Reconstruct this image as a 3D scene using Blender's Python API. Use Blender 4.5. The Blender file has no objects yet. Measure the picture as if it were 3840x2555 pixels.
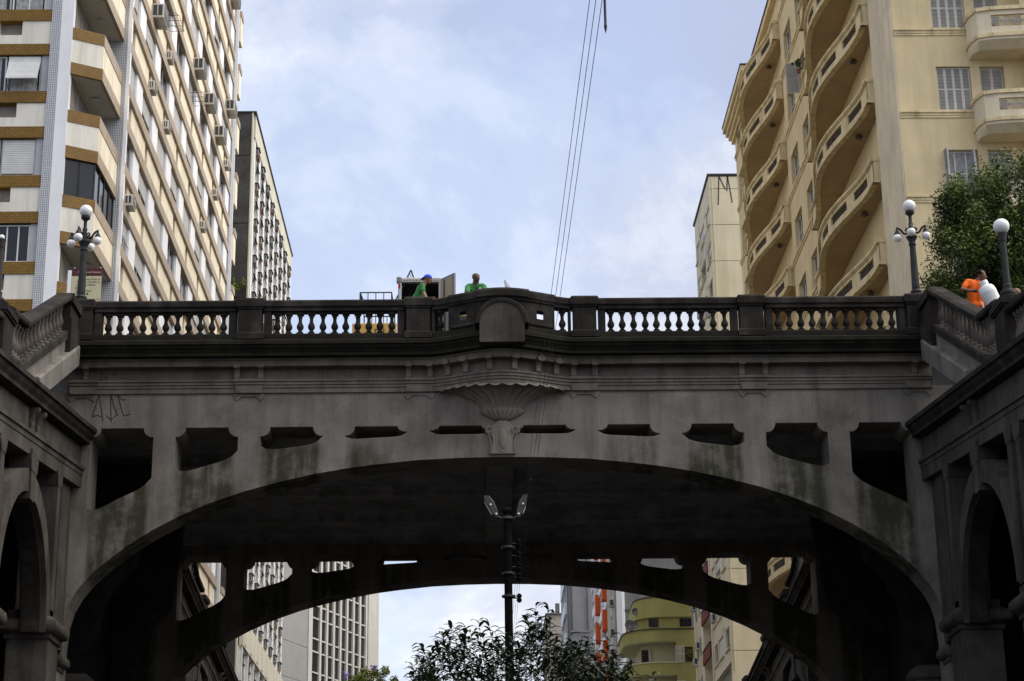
import bpy, math, random
import numpy as np
from mathutils import Vector, Matrix
RAD = math.radians
rng = random.Random(11)
sc = bpy.context.scene
col = sc.collection

# ------------------------------------------------------------------ camera
CAM = Vector((-0.63, 0.0, 1.6))
def make_camera():
    pi, ya, ro = RAD(18.4587), RAD(1.12433), RAD(-0.7772)
    fw = Vector((math.sin(ya)*math.cos(pi), math.cos(ya)*math.cos(pi), math.sin(pi)))
    r = Vector((math.cos(ya), -math.sin(ya), 0)); u = r.cross(fw)
    c, s = math.cos(ro), math.sin(ro)
    r2 = r*c+u*s; u2 = u*c-r*s
    cd = bpy.data.cameras.new('camera'); cd.sensor_width = 36; cd.lens = 69.213
    cd.clip_start = .1; cd.clip_end = 3000
    o = bpy.data.objects.new('camera', cd); col.objects.link(o)
    m = Matrix((( r2.x, u2.x, -fw.x), (r2.y, u2.y, -fw.y), (r2.z, u2.z, -fw.z))).to_4x4()
    m.translation = CAM; o.matrix_world = m
    sc.camera = o
make_camera()

# ------------------------------------------------------------------ sky, sun, exposure
SUN_EL, SUN_AZ = 55.0, 92.0       # azimuth clockwise from +Y (street direction away from camera)
SUN_STRENGTH, SUN_ANGLE = 1.5, 80.0
SKY_STRENGTH = 0.1
EXPOSURE = 1.65
def make_world():
    w = bpy.data.worlds.new('World'); sc.world = w; w.use_nodes = True
    nt = w.node_tree; N = nt.nodes; L = nt.links
    for n in list(N): N.remove(n)
    out = N.new('ShaderNodeOutputWorld'); bg = N.new('ShaderNodeBackground')
    bg.inputs['Strength'].default_value = SKY_STRENGTH
    sky = N.new('ShaderNodeTexSky'); sky.sky_type = 'NISHITA'; sky.sun_disc = False
    sky.sun_elevation = RAD(SUN_EL); sky.sun_rotation = RAD(SUN_AZ)
    sky.air_density = 1.0; sky.dust_density = 2.0
    tc = N.new('ShaderNodeTexCoord')
    sep = N.new('ShaderNodeSeparateXYZ'); L.new(tc.outputs['Generated'], sep.inputs[0])
    def math_(op, a, b):
        n = N.new('ShaderNodeMath'); n.operation = op
        for i, v in enumerate((a, b)):
            if isinstance(v, (int, float)): n.inputs[i].default_value = v
            else: L.new(v, n.inputs[i])
        return n.outputs[0]
    zz = math_('MAXIMUM', sep.outputs[2], 0.0)
    zz = math_('ADD', zz, 0.5)
    px = math_('DIVIDE', sep.outputs[0], zz); py = math_('DIVIDE', sep.outputs[1], zz)
    cmb = N.new('ShaderNodeCombineXYZ'); L.new(px, cmb.inputs[0]); L.new(py, cmb.inputs[1]); cmb.inputs[2].default_value = 3.7
    def noise(scale, detail, rough, off, dist=0.0):
        mp = N.new('ShaderNodeMapping'); mp.inputs['Location'].default_value = off
        L.new(cmb.outputs[0], mp.inputs[0])
        n = N.new('ShaderNodeTexNoise'); n.inputs['Scale'].default_value = scale
        n.inputs['Detail'].default_value = detail; n.inputs['Roughness'].default_value = rough
        n.inputs['Distortion'].default_value = dist
        L.new(mp.outputs[0], n.inputs['Vector']); return n.outputs['Fac']
    def ramp(fac, pts):
        r = N.new('ShaderNodeValToRGB'); L.new(fac, r.inputs[0]); e = r.color_ramp.elements
        r.color_ramp.interpolation = 'EASE'
        while len(e) < len(pts): e.new(0.5)
        for i, (p, c) in enumerate(pts):
            e[i].position = p; e[i].color = (*c, 1)
        return r.outputs[0]
    # tone of the cloud deck: lilac grey bases to near white tops
    big = noise(4.3, 9, .62, (5.3, 2.2, 0), .3)
    tone = ramp(big, [(.37, (1.66, 1.84, 2.5)), (.46, (2.02, 2.2, 2.75)), (.53, (2.5, 2.62, 3.0)), (.62, (3.2, 3.24, 3.42))])
    # thin places where the blue shows through
    gap = ramp(noise(2.0, 4, .55, (7.1, 3.3, 0), .2), [(.36, (1, 1, 1)), (.5, (.12, .12, .12))])
    mul = N.new('ShaderNodeMixRGB'); mul.blend_type = 'MIX'
    gain = N.new('ShaderNodeMixRGB'); gain.blend_type = 'MULTIPLY'; gain.inputs[0].default_value = 1
    L.new(sky.outputs[0], gain.inputs[1]); gain.inputs[2].default_value = (1.05, .98, .92, 1)
    sc_ = N.new('ShaderNodeMixRGB'); sc_.blend_type = 'MULTIPLY'; sc_.inputs[0].default_value = 1
    L.new(gap, sc_.inputs[1]); sc_.inputs[2].default_value = (.35, .35, .35, 1)
    L.new(sc_.outputs[0], mul.inputs[0]); L.new(tone, mul.inputs[1]); L.new(gain.outputs[0], mul.inputs[2])
    L.new(mul.outputs[0], bg.inputs['Color']); L.new(bg.outputs[0], out.inputs[0])
    sd = bpy.data.lights.new('sun', 'SUN'); sd.energy = SUN_STRENGTH; sd.angle = RAD(SUN_ANGLE); sd.color = (1, .95, .88)
    so = bpy.data.objects.new('sun', sd); col.objects.link(so)
    a, e = RAD(SUN_AZ), RAD(SUN_EL)
    d = Vector((math.sin(a)*math.cos(e), math.cos(a)*math.cos(e), math.sin(e)))
    so.rotation_euler = (-d).to_track_quat('-Z', 'Y').to_euler(); so.location = (40, -30, 90)
    vs = sc.view_settings
    vs.view_transform = 'Standard'; vs.look = 'None'; vs.exposure = EXPOSURE; vs.gamma = 1; vs.use_curve_mapping = False
make_world()

# ------------------------------------------------------------------ materials
MATS = {}
def mat(name, c, rough=.85, var=.12, scale=1.5, streak=None, sfac=.5, sx=2.2, bump=0.0, bscale=40, metal=0, spec=.3, fine=0.0, blotch=None, bfac=0.5, bsc=.35, brick=None):
    if name in MATS: return MATS[name]
    m = bpy.data.materials.new(name); m.use_nodes = True; nt = m.node_tree; N = nt.nodes; L = nt.links
    b = N['Principled BSDF']; b.inputs['Roughness'].default_value = rough; b.inputs['Metallic'].default_value = metal
    b.inputs['Specular IOR Level'].default_value = spec
    geo = N.new('ShaderNodeNewGeometry'); pos = geo.outputs['Position']
    def noise(s, det=4, rg=.6, scl=(1, 1, 1)):
        v = pos
        if scl != (1, 1, 1):
            mp = N.new('ShaderNodeMapping'); mp.inputs['Scale'].default_value = scl; L.new(pos, mp.inputs[0]); v = mp.outputs[0]
        n = N.new('ShaderNodeTexNoise'); n.inputs['Scale'].default_value = s; n.inputs['Detail'].default_value = det
        n.inputs['Roughness'].default_value = rg; L.new(v, n.inputs['Vector']); return n.outputs['Fac']
    def ramp(f, a, bb, ca=(0, 0, 0), cb=(1, 1, 1)):
        r = N.new('ShaderNodeValToRGB'); L.new(f, r.inputs[0]); e = r.color_ramp.elements
        e[0].position = a; e[1].position = bb; e[0].color = (*ca, 1); e[1].color = (*cb, 1); return r.outputs[0]
    def mix(fac, a, bb, blend='MIX'):
        x = N.new('ShaderNodeMixRGB'); x.blend_type = blend
        for i, v in ((0, fac), (1, a), (2, bb)):
            if isinstance(v, (int, float)): x.inputs[i].default_value = v
            elif isinstance(v, tuple): x.inputs[i].default_value = (*v, 1)
            else: L.new(v, x.inputs[i])
        return x.outputs[0]
    lo = tuple(max(0, v*(1-var)) for v in c); hi = tuple(v*(1+var) for v in c)
    cur = ramp(noise(scale), .3, .7, lo, hi)
    if brick:
        bw, bh, mortar, mc = brick
        # grid of small tiles measured along the wall and up
        sx_ = N.new('ShaderNodeSeparateXYZ'); L.new(pos, sx_.inputs[0])
        ad = N.new('ShaderNodeMath'); ad.operation = 'ADD'; L.new(sx_.outputs[0], ad.inputs[0]); L.new(sx_.outputs[1], ad.inputs[1])
        cb_ = N.new('ShaderNodeCombineXYZ'); L.new(ad.outputs[0], cb_.inputs[0]); L.new(sx_.outputs[2], cb_.inputs[1])
        br = N.new('ShaderNodeTexBrick'); br.offset = 0 if bw == bh else .5
        br.inputs['Scale'].default_value = 1; br.inputs['Brick Width'].default_value = bw; br.inputs['Row Height'].default_value = bh
        br.inputs['Mortar Size'].default_value = mortar; br.inputs['Mortar Smooth'].default_value = .1
        L.new(cb_.outputs[0], br.inputs['Vector'])
        L.new(cur, br.inputs['Color1']); L.new(mix(.5, cur, tuple(v*.72 for v in c)), br.inputs['Color2']); br.inputs['Mortar'].default_value = (*mc, 1)
        cur = br.outputs['Color']
    if blotch:
        cur = mix(ramp(noise(bsc, 6, .65), .48, .68, (0, 0, 0), (bfac,)*3), cur, blotch)
    if streak:
        cur = mix(ramp(noise(sx, 5, .65, (1, 1, .09)), .46, .72, (0, 0, 0), (sfac,)*3), cur, streak)
    if fine:
        cur = mix(1.0, cur, ramp(noise(22, 3, .7), .25, .75, (1-fine,)*3, (1+fine,)*3), 'MULTIPLY')
    L.new(cur, b.inputs['Base Color'])
    if bump:
        bp = N.new('ShaderNodeBump'); bp.inputs['Strength'].default_value = bump; bp.inputs['Distance'].default_value = .02
        L.new(noise(bscale, 4, .65), bp.inputs['Height']); L.new(bp.outputs[0], b.inputs['Normal'])
    MATS[name] = m; return m

def mat_spandrel():
    """rendered concrete of the arch walls, with moss running down below each opening"""
    m = mat('spandrel_concrete', (.20, .18, .155), .9, .24, .8, streak=(.055, .048, .04), sfac=.55, sx=2.2, bump=.35, fine=.2, blotch=(.115, .099, .081), bfac=.8, bsc=.9, spec=.12)
    nt = m.node_tree; N = nt.nodes; L = nt.links; b = N['Principled BSDF']
    old = b.inputs['Base Color'].links[0].from_socket
    geo = N.new('ShaderNodeNewGeometry'); s = N.new('ShaderNodeSeparateXYZ'); L.new(geo.outputs['Position'], s.inputs[0])
    def mt(op, a, bb=0.0, c=None):
        n = N.new('ShaderNodeMath'); n.operation = op
        for i, v in enumerate((a, bb) if c is None else (a, bb, c)):
            if isinstance(v, (int, float)): n.inputs[i].default_value = v
            else: L.new(v, n.inputs[i])
        return n.outputs[0]
    nz = N.new('ShaderNodeTexNoise'); nz.inputs['Scale'].default_value = 3; nz.inputs['Detail'].default_value = 5
    mp = N.new('ShaderNodeMapping'); mp.inputs['Scale'].default_value = (1.5, 1, .15); L.new(geo.outputs['Position'], mp.inputs[0]); L.new(mp.outputs[0], nz.inputs['Vector'])
    nz2 = N.new('ShaderNodeTexNoise'); nz2.inputs['Scale'].default_value = 2.1; nz2.inputs['Detail'].default_value = 7; nz2.inputs['Roughness'].default_value = .7; L.new(geo.outputs['Position'], nz2.inputs['Vector'])
    # openings stand at odd x: distance from the nearest one
    fx = mt('PINGPONG', mt('ADD', s.outputs[0], 0.0), 1.0)        # 0 at even x, 1 at odd x
    inop = mt('SMOOTH_MIN', mt('MULTIPLY', mt('SUBTRACT', fx, .26), 6.0), 1.0, .2)
    side = mt('SMOOTH_MIN', mt('MULTIPLY', mt('SUBTRACT', mt('ABSOLUTE', s.outputs[0]), 1.8), .45), 1.0, .2)
    low = mt('SMOOTH_MIN', mt('MULTIPLY', mt('SUBTRACT', 14.3, s.outputs[2]), 3.0), 1.0, .2)
    inop, side, low = (mt('MAXIMUM', q, 0.0) for q in (inop, side, low))
    k = mt('MULTIPLY', mt('MULTIPLY', inop, side), low)
    k = mt('MULTIPLY', k, mt('MULTIPLY', mt('SUBTRACT', mt('MULTIPLY', mt('ADD', nz.outputs['Fac'], nz2.outputs['Fac']), .5), .36), 5.0))
    k = mt('MAXIMUM', mt('MINIMUM', k, .85), 0.0)
    x = N.new('ShaderNodeMixRGB'); L.new(k, x.inputs[0]); L.new(old, x.inputs[1]); x.inputs[2].default_value = (.026, .028, .013, 1)
    L.new(x.outputs[0], b.inputs['Base Color']); return m

def glass(name='window_glass', c=(.012, .013, .015), rough=.06):
    m = mat(name, c, rough, .2, .7, spec=.5); return m

# ------------------------------------------------------------------ mesh collecting
class MB:
    def __init__(s): s.v = []; s.f = []
    def add(s, vs, fs):
        o = len(s.v); s.v += [tuple(p) for p in vs]; s.f += [tuple(i+o for i in f) for f in fs]; return s
    def hexa(s, p):   # 8 points: bottom ring 0-3, top ring 4-7
        return s.add(p, [(0, 3, 2, 1), (4, 5, 6, 7), (0, 1, 5, 4), (1, 2, 6, 5), (2, 3, 7, 6), (3, 0, 4, 7)])
    def box(s, x0, x1, y0, y1, z0, z1):
        return s.hexa([(x0, y0, z0), (x1, y0, z0), (x1, y1, z0), (x0, y1, z0), (x0, y0, z1), (x1, y0, z1), (x1, y1, z1), (x0, y1, z1)])
    def cbox(s, x0, x1, y0, y1, z0, z1, b=.02):   # box with its vertical and top edges chamfered
        r = [(x0+b, y0), (x1-b, y0), (x1, y0+b), (x1, y1-b), (x1-b, y1), (x0+b, y1), (x0, y1-b), (x0, y0+b)]
        i = [(x0+2*b, y0+b), (x1-2*b, y0+b), (x1-b, y0+2*b), (x1-b, y1-2*b), (x1-2*b, y1-b), (x0+2*b, y1-b), (x0+b, y1-2*b), (x0+b, y0+2*b)]
        v = [(x, y, z0) for x, y in r]+[(x, y, z1-b) for x, y in r]+[(x, y, z1) for x, y in i]
        f = [tuple(range(7, -1, -1)), tuple(range(16, 24))]
        for k in range(8):
            j = (k+1) % 8; f += [(k, j, 8+j, 8+k), (8+k, 8+j, 16+j, 16+k)]
        return s.add(v, f)
    def tube(s, a, b, r0, r1=None, n=8, cap=True):
        r1 = r0 if r1 is None else r1
        a, b = Vector(a), Vector(b); d = (b-a)
        if d.length < 1e-6: return s
        d.normalize(); u = d.orthogonal().normalized(); w = d.cross(u)
        v = []
        for c, r in ((a, r0), (b, r1)):
            for k in range(n):
                t = 2*math.pi*k/n; v.append(c+u*(r*math.cos(t))+w*(r*math.sin(t)))
        f = [(k, (k+1) % n, n+(k+1) % n, n+k) for k in range(n)]
        if cap: f += [tuple(range(n-1, -1, -1)), tuple(range(n, 2*n))]
        return s.add(v, f)
    def path(s, pts, r, n=6):
        for a, b in zip(pts, pts[1:]): s.tube(a, b, r, r, n)
        return s
    def lathe(s, prof, c=(0, 0, 0), n=12, sx=1, sy=1):
        v = []; cx, cy, cz = c
        for r, z in prof:
            for k in range(n):
                t = 2*math.pi*(k+.5)/n; v.append((cx+r*sx*math.cos(t), cy+r*sy*math.sin(t), cz+z))
        f = []
        for i in range(len(prof)-1):
            for k in range(n):
                j = (k+1) % n; f.append((i*n+k, i*n+j, (i+1)*n+j, (i+1)*n+k))
        f += [tuple(range(n-1, -1, -1)), tuple(range((len(prof)-1)*n, len(prof)*n))]
        return s.add(v, f)
    def ball(s, c, rx, ry=None, rz=None, n=14, m=9):
        ry = rx if ry is None else ry; rz = rx if rz is None else rz
        prof = [(math.sin(math.pi*i/m), -math.cos(math.pi*i/m)) for i in range(m+1)]
        prof[0] = (.001, -1); prof[-1] = (.001, 1)
        o = len(s.v); s.lathe(prof, (0, 0, 0), n)
        for i in range(o, len(s.v)):
            x, y, z = s.v[i]; s.v[i] = (c[0]+x*rx, c[1]+y*ry, c[2]+z*rz)
        return s
    def loft(s, rings, closed=True, caps=True):
        n = len(rings[0]); v = [p for r in rings for p in r]; f = []
        for i in range(len(rings)-1):
            for k in range(n if closed else n-1):
                j = (k+1) % n; f.append((i*n+k, i*n+j, (i+1)*n+j, (i+1)*n+k))
        if caps and closed: f += [tuple(range(n-1, -1, -1)), tuple(range((len(rings)-1)*n, len(rings)*n))]
        return s.add(v, f)
    def mesh(s, name, material=None, smooth=False, angle=40):
        me = bpy.data.meshes.new(name); me.from_pydata(s.v, [], s.f)
        fix_normals(me)
        if material:
            for mm in (material if isinstance(material, (list, tuple)) else (material,)): me.materials.append(mm)
        if smooth:
            me.polygons.foreach_set('use_smooth', [True]*len(me.polygons))
            try: me.set_sharp_from_angle(angle=RAD(angle))
            except Exception: pass
        me.update(); return me
import bmesh
def fix_normals(me):
    bm = bmesh.new(); bm.from_mesh(me); bmesh.ops.recalc_face_normals(bm, faces=bm.faces); bm.to_mesh(me); bm.free()

def plate(outline, holes, depth, name, material, bevel=0.0, plane='XZ', res=2):
    """flat plate with holes; outline in (u, v); extruded to `depth` behind u-v plane"""
    cu = bpy.data.curves.new('tmp', 'CURVE'); cu.dimensions = '2D'; cu.fill_mode = 'BOTH'
    cu.extrude = max(depth/2-bevel, .0005); cu.bevel_depth = bevel; cu.bevel_resolution = 1; cu.offset = -bevel
    for poly in [outline]+list(holes):
        sp = cu.splines.new('POLY'); sp.points.add(len(poly)-1); sp.use_cyclic_u = True
        for p, (x, y) in zip(sp.points, poly): p.co = (x, y, 0, 1)
    ob = bpy.data.objects.new('tmp', cu); col.objects.link(ob)
    dg = bpy.context.evaluated_depsgraph_get(); dg.update()
    me = bpy.data.meshes.new_from_object(ob.evaluated_get(dg)); bpy.data.objects.remove(ob); bpy.data.curves.remove(cu)
    for v in me.vertices:
        x, y, z = v.co
        if plane == 'XZ': v.co = (x, depth/2-z, y)      # u->x, v->z, depth->+y
        else: v.co = (z+depth/2, x, y)                  # 'YZ': u->y, v->z, depth->+x
    me.name = name; me.materials.clear(); me.materials.append(material); fix_normals(me)
    me.polygons.foreach_set('use_smooth', [False]*len(me.polygons)); me.update()
    return me

# ------------------------------------------------------------------ objects
INFO = {}
def thing(name, label, cat, loc=(0, 0, 0), group=None, rot=0.0):
    o = bpy.data.objects.new(name, None); col.objects.link(o); o.location = loc; o.rotation_euler = (0, 0, rot)
    o.empty_display_size = .3
    o['label'] = label; o['category'] = cat
    if group: o['group'] = group
    INFO[o] = (Vector(loc), rot); return o
def put(name, me, parent=None, loc=(0, 0, 0), rot=0.0, rx=0.0, ry=0.0):
    """place a mesh: loc and rot are in the world, turned into the parent's own frame"""
    o = bpy.data.objects.new(name, me); col.objects.link(o); w = Vector(loc)
    if parent is not None:
        pw, pr = INFO[parent]; o.parent = parent
        o.location = Matrix.Rotation(-pr, 3, 'Z') @ (w-pw); o.rotation_euler = (rx, ry, rot-pr)
    else:
        o.location = w; o.rotation_euler = (rx, ry, rot)
    INFO[o] = (w, rot); return o
def part(name, mb, material, parent, loc=None, rot=0.0, smooth=False, angle=40):
    """mesh collected in world coordinates (loc None) or around its own origin"""
    if loc is None:
        pw = INFO[parent][0]; mb.v = [(x-pw.x, y-pw.y, z-pw.z) for x, y, z in mb.v]; loc = pw
    return put(name, mb.mesh(name, material, smooth, angle), parent, loc, rot)
def tag(o, label, cat, group=None):
    o['label'] = label; o['category'] = cat
    if group: o['group'] = group
    return o
def kind(o, k): o['kind'] = k; return o
CACHE = {}
class Face:
    """a wall plane: u runs to the right seen from outside, d runs into the wall, z up"""
    def __init__(s, x, y, deg): s.o = Vector((x, y, 0)); s.r = RAD(deg); s.ux = Vector((math.cos(s.r), math.sin(s.r), 0)); s.n = Vector((-math.sin(s.r), math.cos(s.r), 0))
    def w(s, u, d, z): return s.o+s.ux*u+s.n*d+Vector((0, 0, z))
def pbox(name, m, parent, F, u0, u1, d0, d1, z0, z1, b=0.0):
    k = ('box', m.name, round(u1-u0, 3), round(d1-d0, 3), round(z1-z0, 3), b)
    if k not in CACHE:
        mb = MB()
        (mb.cbox(0, u1-u0, 0, d1-d0, 0, z1-z0, b) if b else mb.box(0, u1-u0, 0, d1-d0, 0, z1-z0)); CACHE[k] = mb.mesh(name, m)
    return put(name, CACHE[k], parent, F.w(u0, d0, z0), F.r)
def cached(key, fn):
    if key not in CACHE: CACHE[key] = fn()
    return CACHE[key]
def ring_mesh(w, h, t, dp, cols, rows, m):
    def mk():
        mb = MB(); mb.box(0, w, 0, dp, 0, t).box(0, w, 0, dp, h-t, h).box(0, t, 0, dp, t, h-t).box(w-t, w, 0, dp, t, h-t)
        for i in range(1, cols): x = w*i/cols; mb.box(x-t*.45, x+t*.45, .005, dp-.005, t, h-t)
        for i in range(1, rows): z = h*i/rows; mb.box(t, w-t, .008, dp-.008, z-t*.4, z+t*.4)
        return mb.mesh('window', m)
    return cached(('ring', round(w, 3), round(h, 3), t, dp, cols, rows, m.name), mk)
def slat_mesh(w, h, m, pitch=.07, dp=.02):
    def mk():
        mb = MB(); n = max(2, int(h/pitch)); v = []
        for i in range(n):
            z0, z1 = h*i/n, h*(i+1)/n; v += [(dp, z0), (0, z0+.25*(z1-z0)), (0, z0+.8*(z1-z0))]
        v += [(dp, h)]
        mb.loft([[(0, d, z) for d, z in v], [(w, d, z) for d, z in v]], closed=False)
        mb.box(0, w, dp+.002, dp+.02, 0, h)
        return mb.mesh('blind', m)
    return cached(('slat', round(w, 3), round(h, 3), m.name, pitch), mk)
def window(F, parent, u, z, w, h, d=.12, cols=2, rows=1, m=None, g=None, blind=0.0, curtain=None, t=.055, dp=.06):
    o = put('window', ring_mesh(w, h, t, dp, cols, rows, m or ALU), parent, F.w(u, d, z), F.r)
    pbox('pane', g or GLASS, o, F, u+.02, u+w-.02, d+.03, d+.05, z+.02, z+h-.02)
    if blind:
        hh = (h-2*t)*blind
        put('blind', slat_mesh(w-2*t, hh, BLIND), o, F.w(u+t, d+.004-.03, z+h-t-hh), F.r)
    if curtain:
        put('curtain', slat_curtain(w*.8, h-2*t, curtain), o, F.w(u+w*.1, d+.022, z+t), F.r)
    return o
def slat_curtain(w, h, m):
    def mk():
        mb = MB(); n = 14; v = [(w*i/n, .006*(i % 2)) for i in range(n+1)]
        mb.loft([[(x, y, 0) for x, y in v], [(x, y, h) for x, y in v]], closed=False); return mb.mesh('curtain', m)
    return cached(('curt', round(w, 3), round(h, 3), m.name), mk)

ALU = mat('window_frame_grey', (.42, .42, .41), .5, .1)
WHITE_FRAME = mat('window_frame_white', (.66, .66, .63), .6, .08)
BLIND = mat('roller_blind_white', (.66, .66, .64), .6, .08, 2)
GLASS = glass()
CURTAIN = mat('net_curtain', (.32, .32, .32), .9, .35, 6)
# aged concrete family of the viaduct
STONE = mat('viaduct_concrete', (.112, .099, .085), .92, .25, 1.1, streak=(.032, .028, .024), sfac=.75, sx=2.6, bump=.35, fine=.2, blotch=(.05, .043, .036), bfac=.75, bsc=.9, spec=.1)
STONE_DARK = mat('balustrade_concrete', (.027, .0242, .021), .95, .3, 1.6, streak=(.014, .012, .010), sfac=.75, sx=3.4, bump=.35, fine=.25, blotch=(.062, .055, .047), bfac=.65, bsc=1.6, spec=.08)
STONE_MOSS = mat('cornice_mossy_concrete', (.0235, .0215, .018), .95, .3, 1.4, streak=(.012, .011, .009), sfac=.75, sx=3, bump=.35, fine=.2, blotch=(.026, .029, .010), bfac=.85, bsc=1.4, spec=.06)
STONE_UNDER = mat('soffit_concrete', (.27, .26, .245), .95, .25, .7, streak=(.1, .095, .09), sfac=.6, bump=.2, blotch=(.07, .07, .07), bfac=.7, bsc=.9)
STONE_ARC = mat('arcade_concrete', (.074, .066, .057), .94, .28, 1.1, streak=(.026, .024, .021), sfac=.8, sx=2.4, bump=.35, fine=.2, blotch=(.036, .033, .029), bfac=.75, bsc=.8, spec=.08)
ENTAB = mat('entablature_concrete', (.168, .147, .122), .92, .22, 1.0, streak=(.055, .05, .044), sfac=.6, sx=2.4, bump=.3, fine=.18, blotch=(.085, .078, .068), bfac=.65, bsc=.9, spec=.1)
SHELL = mat('shell_concrete', (.22, .193, .16), .9, .15, 2.0, streak=(.1, .092, .08), sfac=.45, sx=4, bump=.25, fine=.12, spec=.1)
STONE_GLOOM = mat('shaded_interior', (.018, .018, .018), .95, .25, .7)  # near-black colour stands in for the shade inside arcades and under the deck
STRINGER = mat('stair_stringer_concrete', (.15, .135, .118), .92, .3, 1.3, streak=(.05, .045, .04), sfac=.7, sx=2.5, bump=.35, fine=.2)
SPANDREL = mat_spandrel()
# ================================================================== SETTING
ASPHALT = mat('asphalt', (.05, .05, .05), .95, .2, .6, bump=.3, fine=.15)
mb = MB(); mb.add([(-1500, -1500, 0), (1500, -1500, 0), (1500, 1500, 0), (-1500, 1500, 0)], [(0, 1, 2, 3)])
o = put('ground', mb.mesh('ground', ASPHALT)); kind(o, 'structure')
PAVE = mat('pavement_concrete', (.2, .19, .18), .95, .15, 1)
for s in (-1, 1):
    mb = MB(); x0, x1 = (-9.6, -7.4) if s < 0 else (7.4, 9.6)
    mb.box(x0, x1, -60, 160, .004, .13); o = put('pavement', mb.mesh('pavement', PAVE)); kind(o, 'structure')
    mb = MB(); xa, xb = (11.4, 70) if s > 0 else (-70, -11.4)
    mb.box(xa, xb, 45.6, 61.0, 0.01, 16.5); o = put('upper_street_embankment', mb.mesh('embankment', PAVE)); kind(o, 'structure')

# ================================================================== VIADUCT
Y0, Y1 = 45.0, 60.2
HW = 10.33
def lerp_table(tab, x):
    for (a, va), (b, vb) in zip(tab, tab[1:]):
        if a <= x <= b: return va+(vb-va)*(x-a)/(b-a)
    return tab[-1][1] if x > tab[-1][0] else tab[0][1]
ARCH = [(0, 13.75), (1, 13.735), (2, 13.69), (3, 13.59), (3.7, 13.5), (4.5, 13.36), (5.3, 13.18), (6.1, 12.96), (6.9, 12.68), (7.6, 12.37), (8.2, 12.05), (8.8, 11.66), (9.3, 11.26), (9.65, 10.92), (9.9, 10.6), (10.07, 10.27), (10.16, 9.9), (10.2, 9.4), (10.21, 0)]
EXTR = [(0, 14.3), (1.8, 14.29), (3.6, 14.19), (5.5, 13.94), (6.3, 13.77), (7.6, 13.40), (8.4, 13.08), (9.0, 12.8), (9.7, 12.42), (11, 11.6)]
def opening(c):
    hw, hf, zt = .735, .5, 14.5
    P = []
    def zb(x): return lerp_table(EXTR, abs(x))
    # bottom edge, left to right, corners rounded
    n = 10; xs = [c-hw+2*hw*i/n for i in range(n+1)]
    for i, x in enumerate(xs):
        e = min(i, n-i); lift = ((.16, .045, .01) if abs(c) > 4 else (.085, .015, 0))[e] if e < 3 else 0
        P.append((x, zb(x)+lift))
    zr = max(14.27, P[-1][1]+.01); zl = max(14.27, P[0][1]+.01)
    for k in range(7):      # right concave corner
        t = math.pi/2*k/6; P.append((c+hf+.005+(hw-hf)*(1-math.sin(t)) if False else c+hw-(hw-hf)*math.sin(t), zr+(zt-zr)*(1-math.cos(t))))
    for k in range(6, -1, -1):
        t = math.pi/2*k/6; P.append((c-hw+(hw-hf)*math.sin(t), zl+(zt-zl)*(1-math.cos(t))))
    return P
def arch_outline(top, wx, off=0.0):
    P = [(-wx, 0.02), (-wx, top), (wx, top), (wx, 0.02)]
    tab = [(x, z) for x, z in ARCH]
    P += [(x, max(z+off, .02)) for x, z in reversed(tab)] + [(-x, max(z+off, .02)) for x, z in tab[1:]]
    return P
viaduct = thing('viaduct', 'grimy grey concrete arch viaduct with balustrade and scalloped corbel, spanning the street', 'viaduct', (0, 52.6, 0))
holes = [opening(c) for c in (-9, -7, -5, -3, -1, 1, 3, 5, 7, 9)]
wall_me = plate(arch_outline(15.4, 11.2), holes, 1.0, 'spandrel_wall', SPANDREL, bevel=.012)
front_wall = put('spandrel_wall', wall_me, viaduct, (0, Y0, 0)); front_wall['label'] = 'front arch wall with ten dark openings and green moss streaks'
back_wall = put('spandrel_wall', wall_me, viaduct, (0, Y1-1.0, 0)); back_wall['label'] = 'far arch wall with openings, black against the sky'
# moulded lip of the arch
mb = MB(); rings = []
pts = [(-x, z) for x, z in reversed(ARCH[1:])]+ARCH
pts = [(x, max(z, 8.9)) for x, z in pts]
for i, (x, z) in enumerate(pts):
    a = pts[max(i-1, 0)]; b = pts[min(i+1, len(pts)-1)]; t = Vector((b[0]-a[0], b[1]-a[1])); t.normalize() if t.length else None
    n = Vector((-t.y, t.x))
    q = [(x-n.x*.03, z-n.y*.03), (x+n.x*.1, z+n.y*.1)]
    rings.append([(q[0][0], Y0-.03, q[0][1]), (q[1][0], Y0-.03, q[1][1]), (q[1][0], Y0+.08, q[1][1]), (q[0][0], Y0+.22, q[0][1])])
mb.loft(rings); part('archivolt', mb, SPANDREL, viaduct)
# deck, soffit beams
mb = MB(); mb.box(-11.2, 11.2, Y0+1.01, Y1-1.01, 15.02, 16.45); part('deck_slab', mb, STONE_UNDER, viaduct)
mb = MB(); mb.box(-70, 70, Y0+.3, Y1-.3, 16.51, 16.62); part('roadway', mb, ASPHALT, viaduct)
mb = MB(); mb.box(-11.2, 11.2, Y0-.02, Y0+2.0, 16.622, 16.72); part('footway', mb, PAVE, viaduct)
def beam(ya, yb, z):
    mb = MB(); zz = 15.02
    prof = [(ya-.12, zz), (ya, zz-.1), (ya, z), (yb, z), (yb, zz-.1), (yb+.12, zz)]
    mb.loft([[(-10.9, y, q) for y, q in prof], [(10.9, y, q) for y, q in prof]]); return mb
for ya, yb in ((46.6, 47.05), (49.7, 50.2), (52.9, 53.45), (56.1, 56.6), (58.6, 59.15)):
    part('soffit_beam', beam(ya, yb, 14.8), STONE_UNDER, viaduct)
mb = MB(); mb.box(-.36, .36, Y0+1.01, Y1-1.01, 14.74, 15.01); part('soffit_beam', mb, STONE_UNDER, viaduct)
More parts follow.
